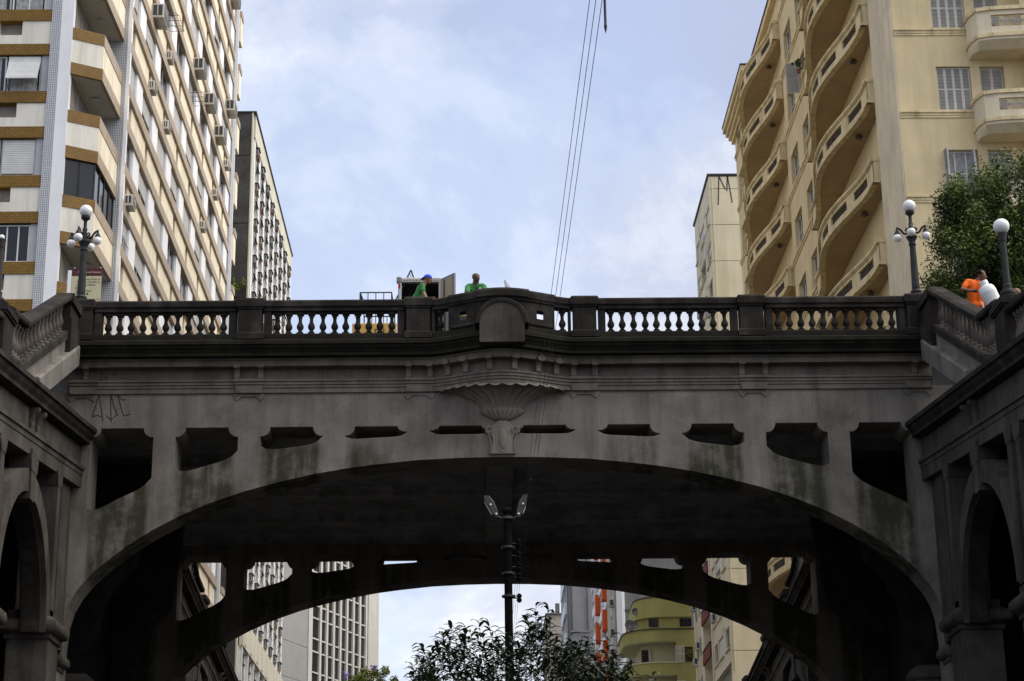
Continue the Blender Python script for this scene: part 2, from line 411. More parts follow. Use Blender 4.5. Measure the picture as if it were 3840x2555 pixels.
# inner ribs seen in the dark below the deck
for yy in (49.6, 55.4):
    rib = [(x, z+.9) for x, z in [(-x, z) for x, z in reversed(ARCH[1:-1])]+ARCH[:-1] if abs(x) > 9.2]
    for s in (-1, 1):
        q = sorted([(x, z) for x, z in rib if x*s > 0], key=lambda p: p[0]*s)
        mb = MB(); poly = [(s*9.0, 14.8)]+[(x, min(z, 14.6)) for x, z in q]+[(s*10.9, 9.2), (s*10.9, 14.8)]
        mb.loft([[(x, yy-.2, z) for x, z in poly], [(x, yy+.2, z) for x, z in poly]]); part('haunch_rib', mb, STONE_DARK, viaduct)
# abutment walls under the deck at both sides
for s in (-1, 1):
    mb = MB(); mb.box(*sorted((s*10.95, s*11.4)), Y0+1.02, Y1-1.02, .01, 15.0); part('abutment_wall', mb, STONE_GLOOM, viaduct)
    for yy in (Y0+.0, 48.4, 52.0, 55.9, Y1-1.0):
        mb = MB(); a, b = sorted((s*10.22, s*10.93)); mb.box(a, b, yy+.04 if yy == Y0 else yy, yy+.55, .01, 9.0)
        part('pier', mb, STONE, viaduct)
        mb = MB(); prof = [(0, 8.78), (.05, 8.8), (.06, 8.88), (.13, 8.92), (.17, 9.0), (.15, 9.12), (.07, 9.2), (.0, 9.26)]
        y0, y1 = yy-.0, yy+.55
        mb.loft([[(a-o_, y0-o_, z), (b+o_, y0-o_, z), (b+o_, y1+o_, z), (a-o_, y1+o_, z)] for o_, z in prof]); part('impost_moulding', mb, STONE, viaduct, smooth=True, angle=50)

# ---- entablature, following the bow of the middle bay
BOW = .62
def bulge(x):
    a = abs(x)
    return 0.0 if a >= 1.75 else BOW*(.5+.5*math.cos(math.pi*a/1.75))**.8
def xs_path(a, b):
    xs = sorted(set([a, b]+[v for v in [-1.75+3.5*i/44 for i in range(45)] if a < v < b])); return xs
def sweep(prof, a, b, ysgn=-1, yb=Y0, bow=True):
    rings = []
    for x in xs_path(a, b):
        rings.append([(x, yb+ysgn*(o_+(bulge(x) if bow else 0)), z) for o_, z in prof])
    return MB().loft(rings)
P_ARCHITRAVE = [(-.1, 15.34), (.05, 15.34), (.05, 15.45), (.06, 15.452), (.075, 15.462), (.075, 15.515), (.1, 15.53), (.1, 15.6), (.13, 15.605), (.13, 15.65), (-.1, 15.66)]
P_FRIEZE = [(-.1, 15.655), (.015, 15.655), (.015, 15.94), (-.1, 15.94)]
P_TABLE = [(-.1, 15.935), (.27, 15.935), (.27, 16.07), (.30, 16.09), (.31, 16.13), (-.1, 16.13)]
P_CORNICE = [(-.1, 16.125), (.5, 16.125), (.5, 16.21), (.52, 16.215), (.54, 16.25), (.6, 16.3), (.62, 16.36), (.67, 16.365), (.67, 16.455), (.64, 16.475), (.36, 16.575), (-.1, 16.58)]
P_PLINTH = [(-.1, 16.578), (.345, 16.578), (.345, 16.70), (.325, 16.73), (.06, 16.735), (-.1, 16.735)]
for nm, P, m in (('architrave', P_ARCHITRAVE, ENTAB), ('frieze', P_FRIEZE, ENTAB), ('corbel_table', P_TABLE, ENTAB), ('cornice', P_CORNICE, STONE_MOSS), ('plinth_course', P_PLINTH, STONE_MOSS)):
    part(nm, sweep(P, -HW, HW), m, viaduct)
# raised panels on the corbel table
for a, b in ((-9.35, -6.75), (-5.3, -2.75), (2.75, 5.3), (6.75, 9.35)):
    mb = MB(); rr = []
    for x in [a+.0, a+.06, a+.16, b-.16, b-.06, b]:
        e = min(x-a, b-x); zt = 15.955+min(1, e/.16)*.085
        rr.append([(x, Y0-.272, 15.937), (x, Y0-.285, 15.937), (x, Y0-.285, zt), (x, Y0-.272, zt)])
    mb.loft(rr); part('raised_panel', mb, ENTAB, viaduct)
def corbel(x):
    mb = MB(); y = Y0-bulge(x); w = .062
    prof = [(0, 15.66), (.13, 15.66), (.15, 15.69), (.14, 15.76), (.15, 15.83), (.18, 15.87), (.22, 15.9), (.26, 15.91), (.26, 15.936), (0, 15.936)]
    sl = -(bulge(x+.02)-bulge(x-.02))/.04
    tx = Vector((1, sl, 0)).normalized(); nn = Vector((-tx.y, tx.x, 0))
    c = Vector((x, y, 0))
    mb.loft([[tuple(c+tx*(w*q)-nn*o_+Vector((0, 0, z))) for o_, z in prof] for q in (-1, 1)])
    # faceted head against the corbel table
    h = [(-.125, 15.935), (-.06, 15.937), (.06, 15.937), (.125, 15.935), (0, 16.07)]
    mb.loft([[tuple(c+tx*u-nn*o_+Vector((0, 0, z))) for u, z in h] for o_ in (.265, .305)])
    hb = [(-.12, 15.99), (.12, 15.99), (.065, 15.9), (-.065, 15.9)]
    mb.loft([[tuple(c+tx*u-nn*o_+Vector((0, 0, z))) for u, z in hb] for o_ in (.2, .302)])
    return mb
for x in (-9.9, -6.31, -5.75, -2.23, -1.70, -1.24, -.81, -.27, .27, .81, 1.24, 1.70, 2.23, 5.75, 6.31, 9.9):
    part('corbel', corbel(x), ENTAB, viaduct)
# thickened architrave blocks and hanging lozenges below the pairs of corbels
for x in (-9.98, -6.03, -1.97, 1.97, 6.03, 9.98):
    mb = MB(); hw = .36
    a, b = max(x-hw, -HW+.005), min(x+hw, HW-.005)
    mb.box(a, b, Y0-.16, Y0+.02, 15.6, 15.664).box(a+.02, b-.02, Y0-.125, Y0+.02, 15.53, 15.6)
    mb.loft([[(a+.03, y, 15.515), (b-.03, y, 15.515), (b-.06, y, 15.33), (a+.06, y, 15.33)] for y in (Y0-.1, Y0+.02)])
    part('architrave_block', mb, ENTAB, viaduct)
    L_ = [(-.34, 15.325), (.34, 15.325), (.37, 15.27), (.285, 15.155), (.17, 15.25), (-.17, 15.25), (-.285, 15.155), (-.37, 15.27)]
    L_ = [(min(max(x+u, -HW), HW), z) for u, z in L_]
    mb = MB(); mb.loft([[(u, y, z) for u, z in L_] for y in (Y0-.028, Y0+.02)]); part('lozenge_plaque', mb, SPANDREL, viaduct)
# ---- balustrade
BY = Y0-.2            # middle of the balustrade
def baluster_profile(h):
    k = h/.56
    return [(.0775, 0), (.0775, .03), (.06, .033), (.05, .05), (.062, .07), (.05, .085), (.042, .1), (.06, .125), (.083, .165), (.088, .2), (.08, .235), (.06, .275), (.047, .31), (.041, .355), (.044, .4), (.052, .425), (.06, .432), (.052, .45), (.056, .463), (.066, .475), (.066, .49)], k
BAL_PROF, _ = baluster_profile(.56)
def baluster_mesh(m):
    def mk():
        mb = MB(); mb.lathe(BAL_PROF, (0, 0, .0), 12); mb.box(-.085, .085, -.085, .085, -.004, .034); mb.box(-.082, .082, -.082, .082, .49, .565)
        return mb.mesh('baluster', m, True, 35)
    return cached(('baluster', m.name), mk)
BALUSTER = baluster_mesh(STONE_DARK)
bays = [(-9.73, -6.36), (-5.69, -2.33), (2.33, 5.69), (6.36, 9.73)]
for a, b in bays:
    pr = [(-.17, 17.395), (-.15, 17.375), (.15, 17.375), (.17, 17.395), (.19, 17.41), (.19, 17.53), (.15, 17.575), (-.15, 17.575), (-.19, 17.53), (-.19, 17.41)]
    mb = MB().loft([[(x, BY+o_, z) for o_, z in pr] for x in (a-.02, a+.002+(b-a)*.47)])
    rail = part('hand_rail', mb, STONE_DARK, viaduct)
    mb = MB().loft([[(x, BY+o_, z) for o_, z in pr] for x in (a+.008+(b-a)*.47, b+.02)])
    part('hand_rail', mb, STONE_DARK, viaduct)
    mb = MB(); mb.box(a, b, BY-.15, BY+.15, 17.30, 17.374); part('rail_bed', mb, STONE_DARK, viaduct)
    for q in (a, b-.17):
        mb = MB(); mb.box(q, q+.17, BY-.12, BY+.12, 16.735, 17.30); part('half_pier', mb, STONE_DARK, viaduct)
    n = 11; a2, b2 = a+.17, b-.17
    for i in range(n):
        put('baluster', BALUSTER, rail, (a2+(b2-a2)*(i+.5)/n+rng.uniform(-.006, .006), BY+rng.uniform(-.008, .008), 16.737), rng.uniform(-.06, .06))
def pier_block(x, w, m, z0=16.58, extra=.0):
    mb = MB(); y0, y1 = BY-.2, BY+.2; hw = w/2
    mb.box(x-hw-.0, x+hw+.0, y0-.03, y1+.03, z0, 16.72)
    mb.loft([[(x-hw+o_, y0+o_-.03, z), (x+hw-o_, y0+o_-.03, z), (x+hw-o_, y1-o_+.03, z), (x-hw+o_, y1-o_+.03, z)] for o_, z in ((0, 16.72), (.03, 16.75), (.05, 16.77))])
    mb.box(x-hw+.05, x+hw-.05, y0+.02, y1-.02, 16.77, 17.33)
    mb.loft([[(x-hw+o_, y0+o_-.03, z), (x+hw-o_, y0+o_-.03, z), (x+hw-o_, y1-o_+.03, z), (x-hw+o_, y1-o_+.03, z)] for o_, z in ((.05, 17.33), (.02, 17.35), (.02, 17.38), (-.01, 17.4), (-.01, 17.57), (.02, 17.61), (.05, 17.625))])
    return part('balustrade_pier', mb, m, viaduct)
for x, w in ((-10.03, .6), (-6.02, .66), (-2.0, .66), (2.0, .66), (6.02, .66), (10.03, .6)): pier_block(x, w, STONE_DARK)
# little bay between the pier and the bowed parapet
for s in (-1, 1):
    a, b = sorted((s*1.67, s*1.27))
    pr = [(.04, 17.375), (.36, 17.375), (.39, 17.41), (.39, 17.53), (.35, 17.575), (.05, 17.575), (.01, 17.53), (.01, 17.41)]
    part('hand_rail', sweep(pr, a-.01, b+.01), STONE_DARK, viaduct)
    part('rail_bed', sweep([(.06, 17.3), (.35, 17.3), (.35, 17.374), (.06, 17.374)], a, b), STONE_DARK, viaduct)
    for q in (s*1.645, ):
        mb = MB(); mb.box(*sorted((s*1.67, s*1.6)), BY-.12, BY+.12, 16.735, 17.30); part('half_pier', mb, STONE_DARK, viaduct)
    put('baluster', BALUSTER, viaduct, (s*1.46, BY-bulge(1.46), 16.737))
# bowed parapet of the middle bay, with two square holes and a blind arch
zsb = [16.735, 16.93, 17.14, 17.33]; xh = [(-1.0, -.84), (.84, 1.0)]
xb = sorted(set([-1.27, 1.27]+[v for h in xh for v in h]+[-1.27+2.54*i/28 for i in range(29)]))
mb = MB()
for i in range(len(xb)-1):
    x0, x1 = xb[i], xb[i+1]; xm = (x0+x1)/2
    for j in range(3):
        if j == 1 and any(h[0] < xm < h[1] for h in xh): continue
        P = []
        for z in (zsb[j], zsb[j+1]):
            P += [(x0, Y0-.33-bulge(x0), z), (x1, Y0-.33-bulge(x1), z), (x1, Y0-.07-bulge(x1), z), (x0, Y0-.07-bulge(x0), z)]
        mb.hexa(P)
pav = part('bowed_parapet', mb, STONE_DARK, viaduct)
pr = [(.03, 17.33), (.37, 17.33), (.38, 17.37), (.41, 17.4), (.41, 17.54), (.37, 17.6), (.03, 17.6), (-.01, 17.54), (-.01, 17.4)]
part('parapet_coping', sweep(pr, -1.29, 1.29), STONE_DARK, viaduct)
pr2 = [(.1, 17.41), (.445, 17.41), (.445, 17.555), (.40, 17.62), (.1, 17.62)]
part('parapet_coping', sweep(pr2, -.66, .66), STONE_DARK, viaduct)
yb_ = Y0-BOW-.70
arc = [(.53*math.cos(math.pi*i/20), 16.62+.53*math.sin(math.pi*i/20)) for i in range(21)]
disc = put('blind_arch_panel', plate([(-.53, 16.16), (.53, 16.16)]+arc, [], .5, 'blind_arch_panel', STONE_ARC), viaduct, (0, yb_, 0))
mb = MB(); rr = []
for i in range(25):
    t = math.pi*i/24; c, s_ = math.cos(t), math.sin(t)
    rr.append([(r*c, yb_+d, 16.62+r*s_) for r, d in ((.53, -.03), (.61, -.03), (.63, .0), (.63, .45), (.53, .45))])
mb.loft(rr); part('blind_arch_moulding', mb, STONE_DARK, viaduct, smooth=True, angle=30)
for s in (-1, 1):
    a, b = sorted((s*1.22, s*.68))
    part('parapet_rib', sweep([(.33, 16.74), (.37, 16.75), (.375, 16.79), (.35, 16.82), (.33, 16.825)], a, b), STONE_DARK, viaduct)
# ---- fluted shell carrying the bow
NF = 14
def shell_pt(t, k, groove):
    # k 0..1 from the bowl up to the rim; t angle across the front
    z = 14.87+.475*k
    a = .50+.92*(k**2.0)*.95+.03*k; b = .10+.50*(k**1.7)
    g = 1-.28*groove*(.35+.65*k)
    return (a*math.cos(t)*g, Y0-max(b*math.sin(t)*g, 0)-.02, z+.05*k*math.sin(t)*.3)
fan = part('shell_bowl', MB().lathe([(.06, 14.6), (.16, 14.615), (.3, 14.66), (.41, 14.73), (.48, 14.8), (.51, 14.86), (.5, 14.885)], (0, Y0, 0), 28, 1, .34), SHELL, viaduct, smooth=True)
for i in range(NF):
    t0, t1 = math.pi*i/NF, math.pi*(i+1)/NF; rings = []
    for kk in range(10):
        k = kk/9; row = []
        for j in range(9):
            u = j/8; gr = math.sin(math.pi*u)**.7 if kk < 9 else math.sin(math.pi*u)**.7*.2
            row.append(shell_pt(t0+(t1-t0)*u, k, gr))
        rings.append(row)
    # scalloped turned-over tip
    row = []
    for j in range(9):
        u = j/8; x, y, z = shell_pt(t0+(t1-t0)*u, 1.0, -.35*math.sin(math.pi*u)); row.append((x, y-.03, z-.075*math.sin(math.pi*u)))
    rings.append(row)
    rings.append([(x*.96, min(y+.06, Y0-.0), z+.07) for x, y, z in row])
    mb = MB().loft(rings, closed=False); part('flute', mb, SHELL, fan, smooth=True, angle=60)
for i in range(12):      # gadroons on the bowl
    t = math.pi*(i+.5)/12; mb = MB(); rings = []
    for kk in range(7):
        k = kk/6; z = 14.64+.22*k; a = (.2+.3*math.sin(k*math.pi/2))*1.02; wd = .055*(.4+.6*k)
        c = Vector((a*math.cos(t), Y0-.34*a*math.sin(t)-.01, z)); tg = Vector((-math.sin(t), -.34*math.cos(t), 0)).normalized(); nn = Vector((math.cos(t), -math.sin(t)*.6, 0)).normalized()
        rings.append([tuple(c+tg*wd*math.cos(q)+nn*.035*max(math.sin(q), 0)) for q in [math.pi*j/6 for j in range(7)]])
    mb.loft(rings, closed=False); part('gadroon', mb, SHELL, fan, smooth=True, angle=80)
# cartouche hanging from the bowl over the crown
outl = [(-.3, 13.77), (.3, 13.77), (.26, 13.95), (.24, 14.15), (.29, 14.25), (.4, 14.3), (.42, 14.38), (.36, 14.44), (.27, 14.43), (.2, 14.52), (.1, 14.6), (-.1, 14.6), (-.2, 14.52), (-.27, 14.43), (-.36, 14.44), (-.42, 14.38), (-.4, 14.3), (-.29, 14.25), (-.24, 14.15), (-.26, 13.95)]
ct = put('cartouche', plate(outl, [], .14, 'cartouche', SHELL, bevel=.03), viaduct, (0, Y0-.09, 0))
mb = MB(); rr = []
for i in range(29):
    t = 2*math.pi*i/28; rr.append([((.135+r)*math.cos(t), Y0-.09-d, 14.15+(.30+r)*math.sin(t)) for r, d in ((-.05, 0), (-.01, .012), (.02, .014), (.05, 0))])
mb.loft(rr, caps=False); put_o = part('oval_moulding', mb, SHELL, ct, smooth=True, angle=80)
for s in (-1, 1):
    mb = MB(); pth = [(s*(.30+.07*math.cos(q)), Y0-.13, 14.36+.07*math.sin(q)) for q in [i*.5 for i in range(10)]]
    mb.path(pth, .018, 6); part('scroll', mb, SHELL, ct, smooth=True)
    mb = MB(); mb.path([(s*.34, Y0-.1, 14.27), (s*.29, Y0-.11, 14.1), (s*.27, Y0-.11, 13.93), (s*.31, Y0-.1, 13.8)], .015, 6); part('scroll', mb, SHELL, ct, smooth=True)
mb = MB(); mb.ball((0, Y0-.1, 14.15), .11, .035, .27); part('boss', mb, SHELL, ct, smooth=True)
# ---- sprayed writing on the wall
INK = mat('black_spray_paint', (.018, .018, .024), .7, .2)
strokes = [[(-9.73, 14.77), (-9.66, 15.05), (-9.6, 15.33), (-9.53, 15.02), (-9.47, 14.68)], [(-9.71, 14.80), (-9.6, 14.83), (-9.5, 14.78)], [(-9.31, 15.33), (-9.3, 15.0), (-9.27, 14.65)], [(-9.39, 14.82), (-9.33, 14.75), (-9.28, 14.72), (-9.2, 14.80), (-9.12, 14.84)], [(-9.3, 15.3), (-9.22, 15.02), (-9.14, 14.86)], [(-9.15, 15.33), (-9.05, 15.0), (-8.99, 14.81), (-8.9, 14.83), (-8.83, 14.86)], [(-9.15, 15.33), (-9.08, 15.24), (-8.99, 15.19), (-8.96, 15.24)]]
mb = MB()
for stp in strokes: mb.path([(x, Y0-.0, z) for x, z in stp], .0115, 5)
part('graffiti', mb, INK, viaduct)
mb = MB()
for stp in [[(-9.57, 15.87), (-9.55, 15.68)], [(-9.57, 15.87), (-9.45, 15.84), (-9.42, 15.78), (-9.5, 15.76), (-9.4, 15.74), (-9.44, 15.69), (-9.54, 15.68)], [(-9.3, 15.84), (-9.24, 15.87), (-9.19, 15.84), (-9.2, 15.8), (-9.28, 15.79), (-9.3, 15.84)], [(-9.08, 15.88), (-9.04, 15.85), (-9.05, 15.79), (-9.12, 15.78)], [(-9.1, 15.73), (-9.04, 15.75), (-8.98, 15.73)]]: mb.path([(x, Y0-.015, z) for x, z in stp], .008, 5)
part('graffiti', mb, INK, viaduct)

# ================================================================== STAIR ARCADES along the street
def arcade(sx, dy, label, zscale):
    """sx -1 left / +1 right; dy -1 towards the camera from the front wall, +1 beyond the far wall"""
    YB = Y0 if dy < 0 else Y1
    def P(x, q, z): return (sx*x, YB+dy*q, z)        # q metres away from the bridge wall
    th = thing('stair_arcade', label, 'arcade', (sx*11, YB+dy*8, 0), 'stair arcades beside the arch')
    ns = 28.2 if dy < 0 else 30.0
    def zc(q): return 14.47-.118*q                   # top edge of the sloping cornice
    def sweep2(prof, q0, q1, flat=False):
        return MB().loft([[P(x, q, zc(q)+z) for x, z in prof] for q in (q0, q1)])
    q0 = .06 if dy < 0 else .02
    # cornice, frieze, architrave (x grows away from the street)
    part('cornice', sweep2([(9.58, 0), (9.58, -.1), (9.63, -.12), (9.66, -.2), (9.72, -.28), (9.72, -.36), (10.1, -.42), (10.1, .06), (9.7, .05)], q0, ns), STONE_DARK, th)
    part('frieze', sweep2([(9.93, -.415), (9.93, -.95), (10.3, -.95), (10.3, -.415)], q0, ns), STONE_ARC, th)
    part('architrave', sweep2([(9.82, -.92), (9.82, -1.0), (9.86, -1.02), (9.86, -1.12), (9.88, -1.14), (9.88, -1.42), (10.3, -1.42), (10.3, -.92)], q0, ns), STONE_ARC, th)
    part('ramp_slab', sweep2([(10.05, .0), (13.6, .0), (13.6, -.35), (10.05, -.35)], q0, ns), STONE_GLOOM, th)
    part('end_wall', MB().hexa([P(10.8, ns-.3, .01), P(13.6, ns-.3, .01), P(13.6, ns, .01), P(10.8, ns, .01)]+[P(10.8, ns-.3, zc(ns)-.4), P(13.6, ns-.3, zc(ns)-.4), P(13.6, ns, zc(ns)-.4), P(10.8, ns, zc(ns)-.4)]), STONE_GLOOM, th)  # added wall; closes the arcade end so its inside stays dark
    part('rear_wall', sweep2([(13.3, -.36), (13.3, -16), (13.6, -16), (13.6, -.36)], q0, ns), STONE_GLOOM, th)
    part('plinth_course', sweep2([(10.02, .06), (10.02, .2), (10.4, .2), (10.4, .06)], 5.6, ns), STONE_DARK, th)
    # bays
    crown0, pitch = 5.1, 5.85
    nb = 4
    def corb(q):
        mb = MB(); zz = zc(q)
        pr = [(9.94, -.9), (9.88, -.9), (9.86, -.8), (9.88, -.7), (9.82, -.58), (9.74, -.5), (9.72, -.43), (9.94, -.43)]
        mb.loft([[P(x, q+e, zz+z) for x, z in pr] for e in (-.09, .09)]); part('corbel', mb, STONE_ARC, th)
    for k in range(nb):
        qc = crown0+pitch*k; zr = zc(qc)-zc(5.1)
        spring, hs = 9.15+zr, 2.2
        ro, ri = [], []
        for i in range(33):
            t = math.pi*i/32
            ri.append((qc-hs*math.cos(t), spring+2.5*math.sin(t))); ro.append((qc-(hs+.36)*math.cos(t), spring+2.98*math.sin(t)))
        ringpoly = ri+ro[::-1]
        mb = MB()
        for i in range(32):
            quad = [ri[i], ri[i+1], ro[i+1], ro[i]]
            mb.hexa([P(9.88, q, z) for q, z in quad]+[P(10.45, q, z) for q, z in quad])
        part('arch_ring', mb, STONE_ARC, th)
        mb = MB()     # step of the intrados
        for i in range(32):
            f = lambda p: (qc+(p[0]-qc)*.965, spring+(p[1]-spring)*.97)
            quad = [f(ri[i]), f(ri[i+1]), ri[i+1], ri[i]]
            mb.hexa([P(10.0, q, z) for q, z in quad]+[P(10.4, q, z) for q, z in quad])
        part('arch_soffit_step', mb, STONE_DARK, th)
        # post over the crown with moulded head and keystone foot
        mb = MB(); zt = zc(qc)-1.42
        mb.hexa([P(9.84, qc-.2, spring+2.35), P(9.84, qc+.2, spring+2.35), P(10.3, qc+.2, spring+2.35), P(10.3, qc-.2, spring+2.35)]+[P(9.84, qc-.24, zt+.1), P(9.84, qc+.24, zt+.1), P(10.3, qc+.24, zt+.1), P(10.3, qc-.24, zt+.1)])
        mb.hexa([P(9.83, qc-.26, zt-.35), P(9.83, qc+.26, zt-.35), P(10.3, qc+.26, zt-.35), P(10.3, qc-.26, zt-.35)]+[P(9.83, qc-.36, zt-.02), P(9.83, qc+.36, zt-.02), P(10.3, qc+.36, zt-.02), P(10.3, qc-.36, zt-.02)])
        part('keystone_post', mb, STONE_ARC, th); corb(qc-.3); corb(qc+.3)
        # thin posts at the flanks of the opening above the arch
        for e in (-2.62, 2.62):
            q = qc+e; mb = MB(); zt = zc(q)-1.42
            mb.hexa([P(9.86, q-.17, spring-.1), P(9.86, q+.17, spring-.1), P(10.4, q+.17, spring-.1), P(10.4, q-.17, spring-.1)]+[P(9.86, q-.15, zt+.02), P(9.86, q+.15, zt+.02), P(10.4, q+.15, zt+.02), P(10.4, q-.15, zt+.02)])
            mb.hexa([P(9.85, q-.17, zt-.3), P(9.85, q+.17, zt-.3), P(10.35, q+.17, zt-.3), P(10.35, q-.17, zt-.3)]+[P(9.85, q-.3, zt), P(9.85, q+.3, zt), P(10.35, q+.3, zt), P(10.35, q-.3, zt)])
            part('spandrel_post', mb, STONE_ARC, th)
    for k in range(nb+1):
        qp = crown0-pitch/2+pitch*k; zr = zc(qp)-zc(5.1); z1 = 9.15+zr
        mb = MB(); w = .52
        mb.hexa([P(9.86, qp-w, .02), P(9.86, qp+w, .02), P(10.75, qp+w, .02), P(10.75, qp-w, .02)]+[P(9.86, qp-w, z1-.4), P(9.86, qp+w, z1-.4), P(10.75, qp+w, z1-.4), P(10.75, qp-w, z1-.4)])
        part('pier', mb, STONE_ARC, th)
        mb = MB(); pr = [(0, -.46), (.05, -.44), (.06, -.34), (.16, -.3), (.2, -.2), (.19, -.08), (.1, .0), (.0, .05), (0, .2)]
        mb.loft([[P(9.86-o_, qp-w-o_, z1+z), P(9.86-o_, qp+w+o_, z1+z), P(10.75+o_, qp+w+o_, z1+z), P(10.75+o_, qp-w-o_, z1+z)] for o_, z in pr])
        part('impost_moulding', mb, STONE_ARC, th, smooth=True, angle=55)
        if k:
            mb = MB(); zt = zc(qp)-1.42
            mb.hexa([P(9.97, qp-.3, z1), P(9.97, qp+.3, z1), P(10.6, qp+.3, z1), P(10.6, qp-.3, z1)]+[P(9.97, qp-.3, zt), P(9.97, qp+.3, zt), P(10.6, qp+.3, zt), P(10.6, qp-.3, zt)])
            part('pier_shaft', mb, STONE_ARC, th)
    mb = MB().hexa([P(10.9, .03, .01), P(13.6, .03, .01), P(13.6, .2, .01), P(10.9, .2, .01)]+[P(10.9, .03, 14.0), P(13.6, .03, 14.0), P(13.6, .2, 14.0), P(10.9, .2, 14.0)]); part('shade_screen', mb, STONE_GLOOM, th)  # added dark screen, stands for the shade seen through the arches
    # corner strip against the bridge
    for a_, b_, x_ in ((.06, .6, 10.1), (.62, 1.45, 10.02)):
        mb = MB(); mb.hexa([P(x_, a_, 9.2), P(x_, b_, 9.2), P(10.9, b_, 9.2), P(10.9, a_, 9.2)]+[P(x_, a_, zc(a_)-.9), P(x_, b_, zc(b_)-.9), P(10.9, b_, zc(b_)-.9), P(10.9, a_, zc(a_)-.9)]); part('corner_strip', mb, STONE_ARC, th)
    # --- the steep last flight and its balustrade
    qa, qb = 1.6, 5.58                     # top and foot of the flight
    def zr_(q): return 17.34-.515*(q-qa)   # top of the hand rail
    XR = 10.2
    def slope_bar(prof, a, b, zf): return MB().loft([[P(x, q, zf(q)+z) for x, z in prof] for q in (a, b)])
    rp = [(XR-.17, -.17), (XR-.2, -.13), (XR-.2, -.05), (XR-.12, 0), (XR+.16, 0), (XR+.22, -.05), (XR+.22, -.13), (XR+.18, -.17)]
    rail = part('hand_rail', slope_bar(rp, qa-.02, qb, zr_), STONE_DARK, th)
    def zl(q): return zr_(qb)-.118*(q-qb)
    part('hand_rail', slope_bar(rp, qb, 6.95, zl), STONE_DARK, th)
    part('stringer', slope_bar([(XR-.14, -1.12), (XR-.14, -.95), (XR-.10, -.92), (XR+.2, -.92), (XR+.2, -1.12)], qa-.1, qb+.5, zr_), STONE_DARK, th)
    part('stringer', slope_bar([(XR-.08, -1.45), (XR-.08, -1.115), (XR+.2, -1.115), (XR+.2, -1.45)], qa-.3, qb+.3, zr_), STRINGER, th)
    part('stringer', slope_bar([(XR-.24, -1.95), (XR-.24, -1.5), (XR-.20, -1.45), (XR+1.9, -1.45), (XR+1.9, -1.95)], qa-.9, qb-1.0, zr_), STRINGER, th)
    for i in range(11):
        q = qa+.2+(qb-qa-.1)*(i+.5)/11.3; zz = zr_(q)
        mb = MB(); prof = [(r*.92, z*1.42) for r, z in BAL_PROF]
        o = len(mb.v); mb.lathe(prof, (0, 0, 0), 10); mb.box(-.08, .08, -.08, .08, .0, .05); mb.box(-.075, .075, -.075, .075, .69, .79)
        # sheared so that base and cap follow the slope
        sh = -.515*dy*0+(-.515 if True else 0)
        me_key = ('flight_baluster', sx*0, dy)
        if me_key not in CACHE:
            mb.v = [(x, y, z-.515*dy*y*(1 if z > .6 or z < .06 else .35)) for x, y, z in mb.v]; CACHE[me_key] = mb.mesh('baluster', STONE, True, 35)
        put('baluster', CACHE[me_key], rail, P(XR, q, zz-.93))
    for i in range(5):
        q = qb+.12+.25*i; put('baluster', CACHE[('flight_baluster', 0, dy)], rail, P(XR, q, zl(q)-.95))
    # top pier, set at an angle to the bridge parapet
    mb = MB()
    for o_, z0, z1_ in ((.0, 15.9, 16.72), (-.05, 16.71, 17.1), (.02, 17.1, 17.32)):
        a = [P(XR-.2-o_, qa+.02+o_, z0), P(XR-.2-o_, .62, z0), P(XR-.02, .3, z0), P(XR+.2, .3, z0), P(XR+.2, qa+.02+o_, z0)]
        mb.loft([a, [(x, y, z1_) for x, y, z in a]])
    part('top_pier', mb, STONE_DARK, th)
    # landing pier carrying the single lamp
    lq = 7.42; lz = 14.9
    def pier2(lq, lz, base):
        mb = MB()
        for o_, z0, z1_ in ((.0, base, lz-.22), (.04, lz-.22, lz-.17), (.07, lz-.17, lz-.03), (.03, lz-.03, lz)):
            a = [P(XR-.2-o_, lq-.40-o_, z0), P(XR-.2-o_, lq+.40+o_, z0), P(XR+.26+o_, lq+.40+o_, z0), P(XR+.26+o_, lq-.40-o_, z0)]
            mb.loft([a, [(x, y, z1_) for x, y, z in a]])
        part('landing_pier', mb, STONE_DARK, th)
    pier2(lq, lz, zc(lq)+.05)
    def zlow(q): return zc(q)+1.15
    rail2 = part('hand_rail', slope_bar(rp, lq+.4, ns, zlow), STONE_DARK, th)
    n = int((min(ns, 16.5)-lq-.9)/.26)
    for i in range(n):
        q = lq+.6+.26*i; put('baluster', CACHE[('flight_baluster', 0, dy)], rail2, P(XR, q, zlow(q)-.98))
    if dy > 0:
        pier2(26.4, zc(26.4)+1.35, zc(26.4)+.05)
        for q in (12.5, 18.3, 22.5): pier2(q, zc(q)+1.3, zc(q)+.05)
    # steps
    mb = MB(); nst = 12
    for i in range(nst):
        q1_ = qb-.1-(qb-qa)*(i)/nst; zt = zr_(qb)-1.1+.172*i
        mb.hexa([P(XR+.21, q1_, zt-.5), P(XR+.21, q1_-.36, zt-.5), P(13.2, q1_-.36, zt-.5), P(13.2, q1_, zt-.5)]+[P(XR+.21, q1_, zt), P(XR+.21, q1_-.36, zt), P(13.2, q1_-.36, zt), P(13.2, q1_, zt)])
    part('steps', mb, STONE_ARC, th)
    return th, P(XR, lq, lz), (P(XR, 26.4, zc(26.4)+1.35) if dy > 0 else None)
arcL, lampPL, _ = arcade(-1, -1, 'dark concrete arcade with stair balustrade at the left of the arch, towards the viewer', 1)
arcR, lampPR, _ = arcade(1, -1, 'dark concrete arcade with stair balustrade at the right of the arch, towards the viewer', 1)
arcBL, _, lampBL = arcade(-1, 1, 'dark arcade seen through the arch on the left, below the beige towers', 1)
arcBR, _, lampBR = arcade(1, 1, 'dark arcade seen through the arch on the right, below the cream blocks', 1)
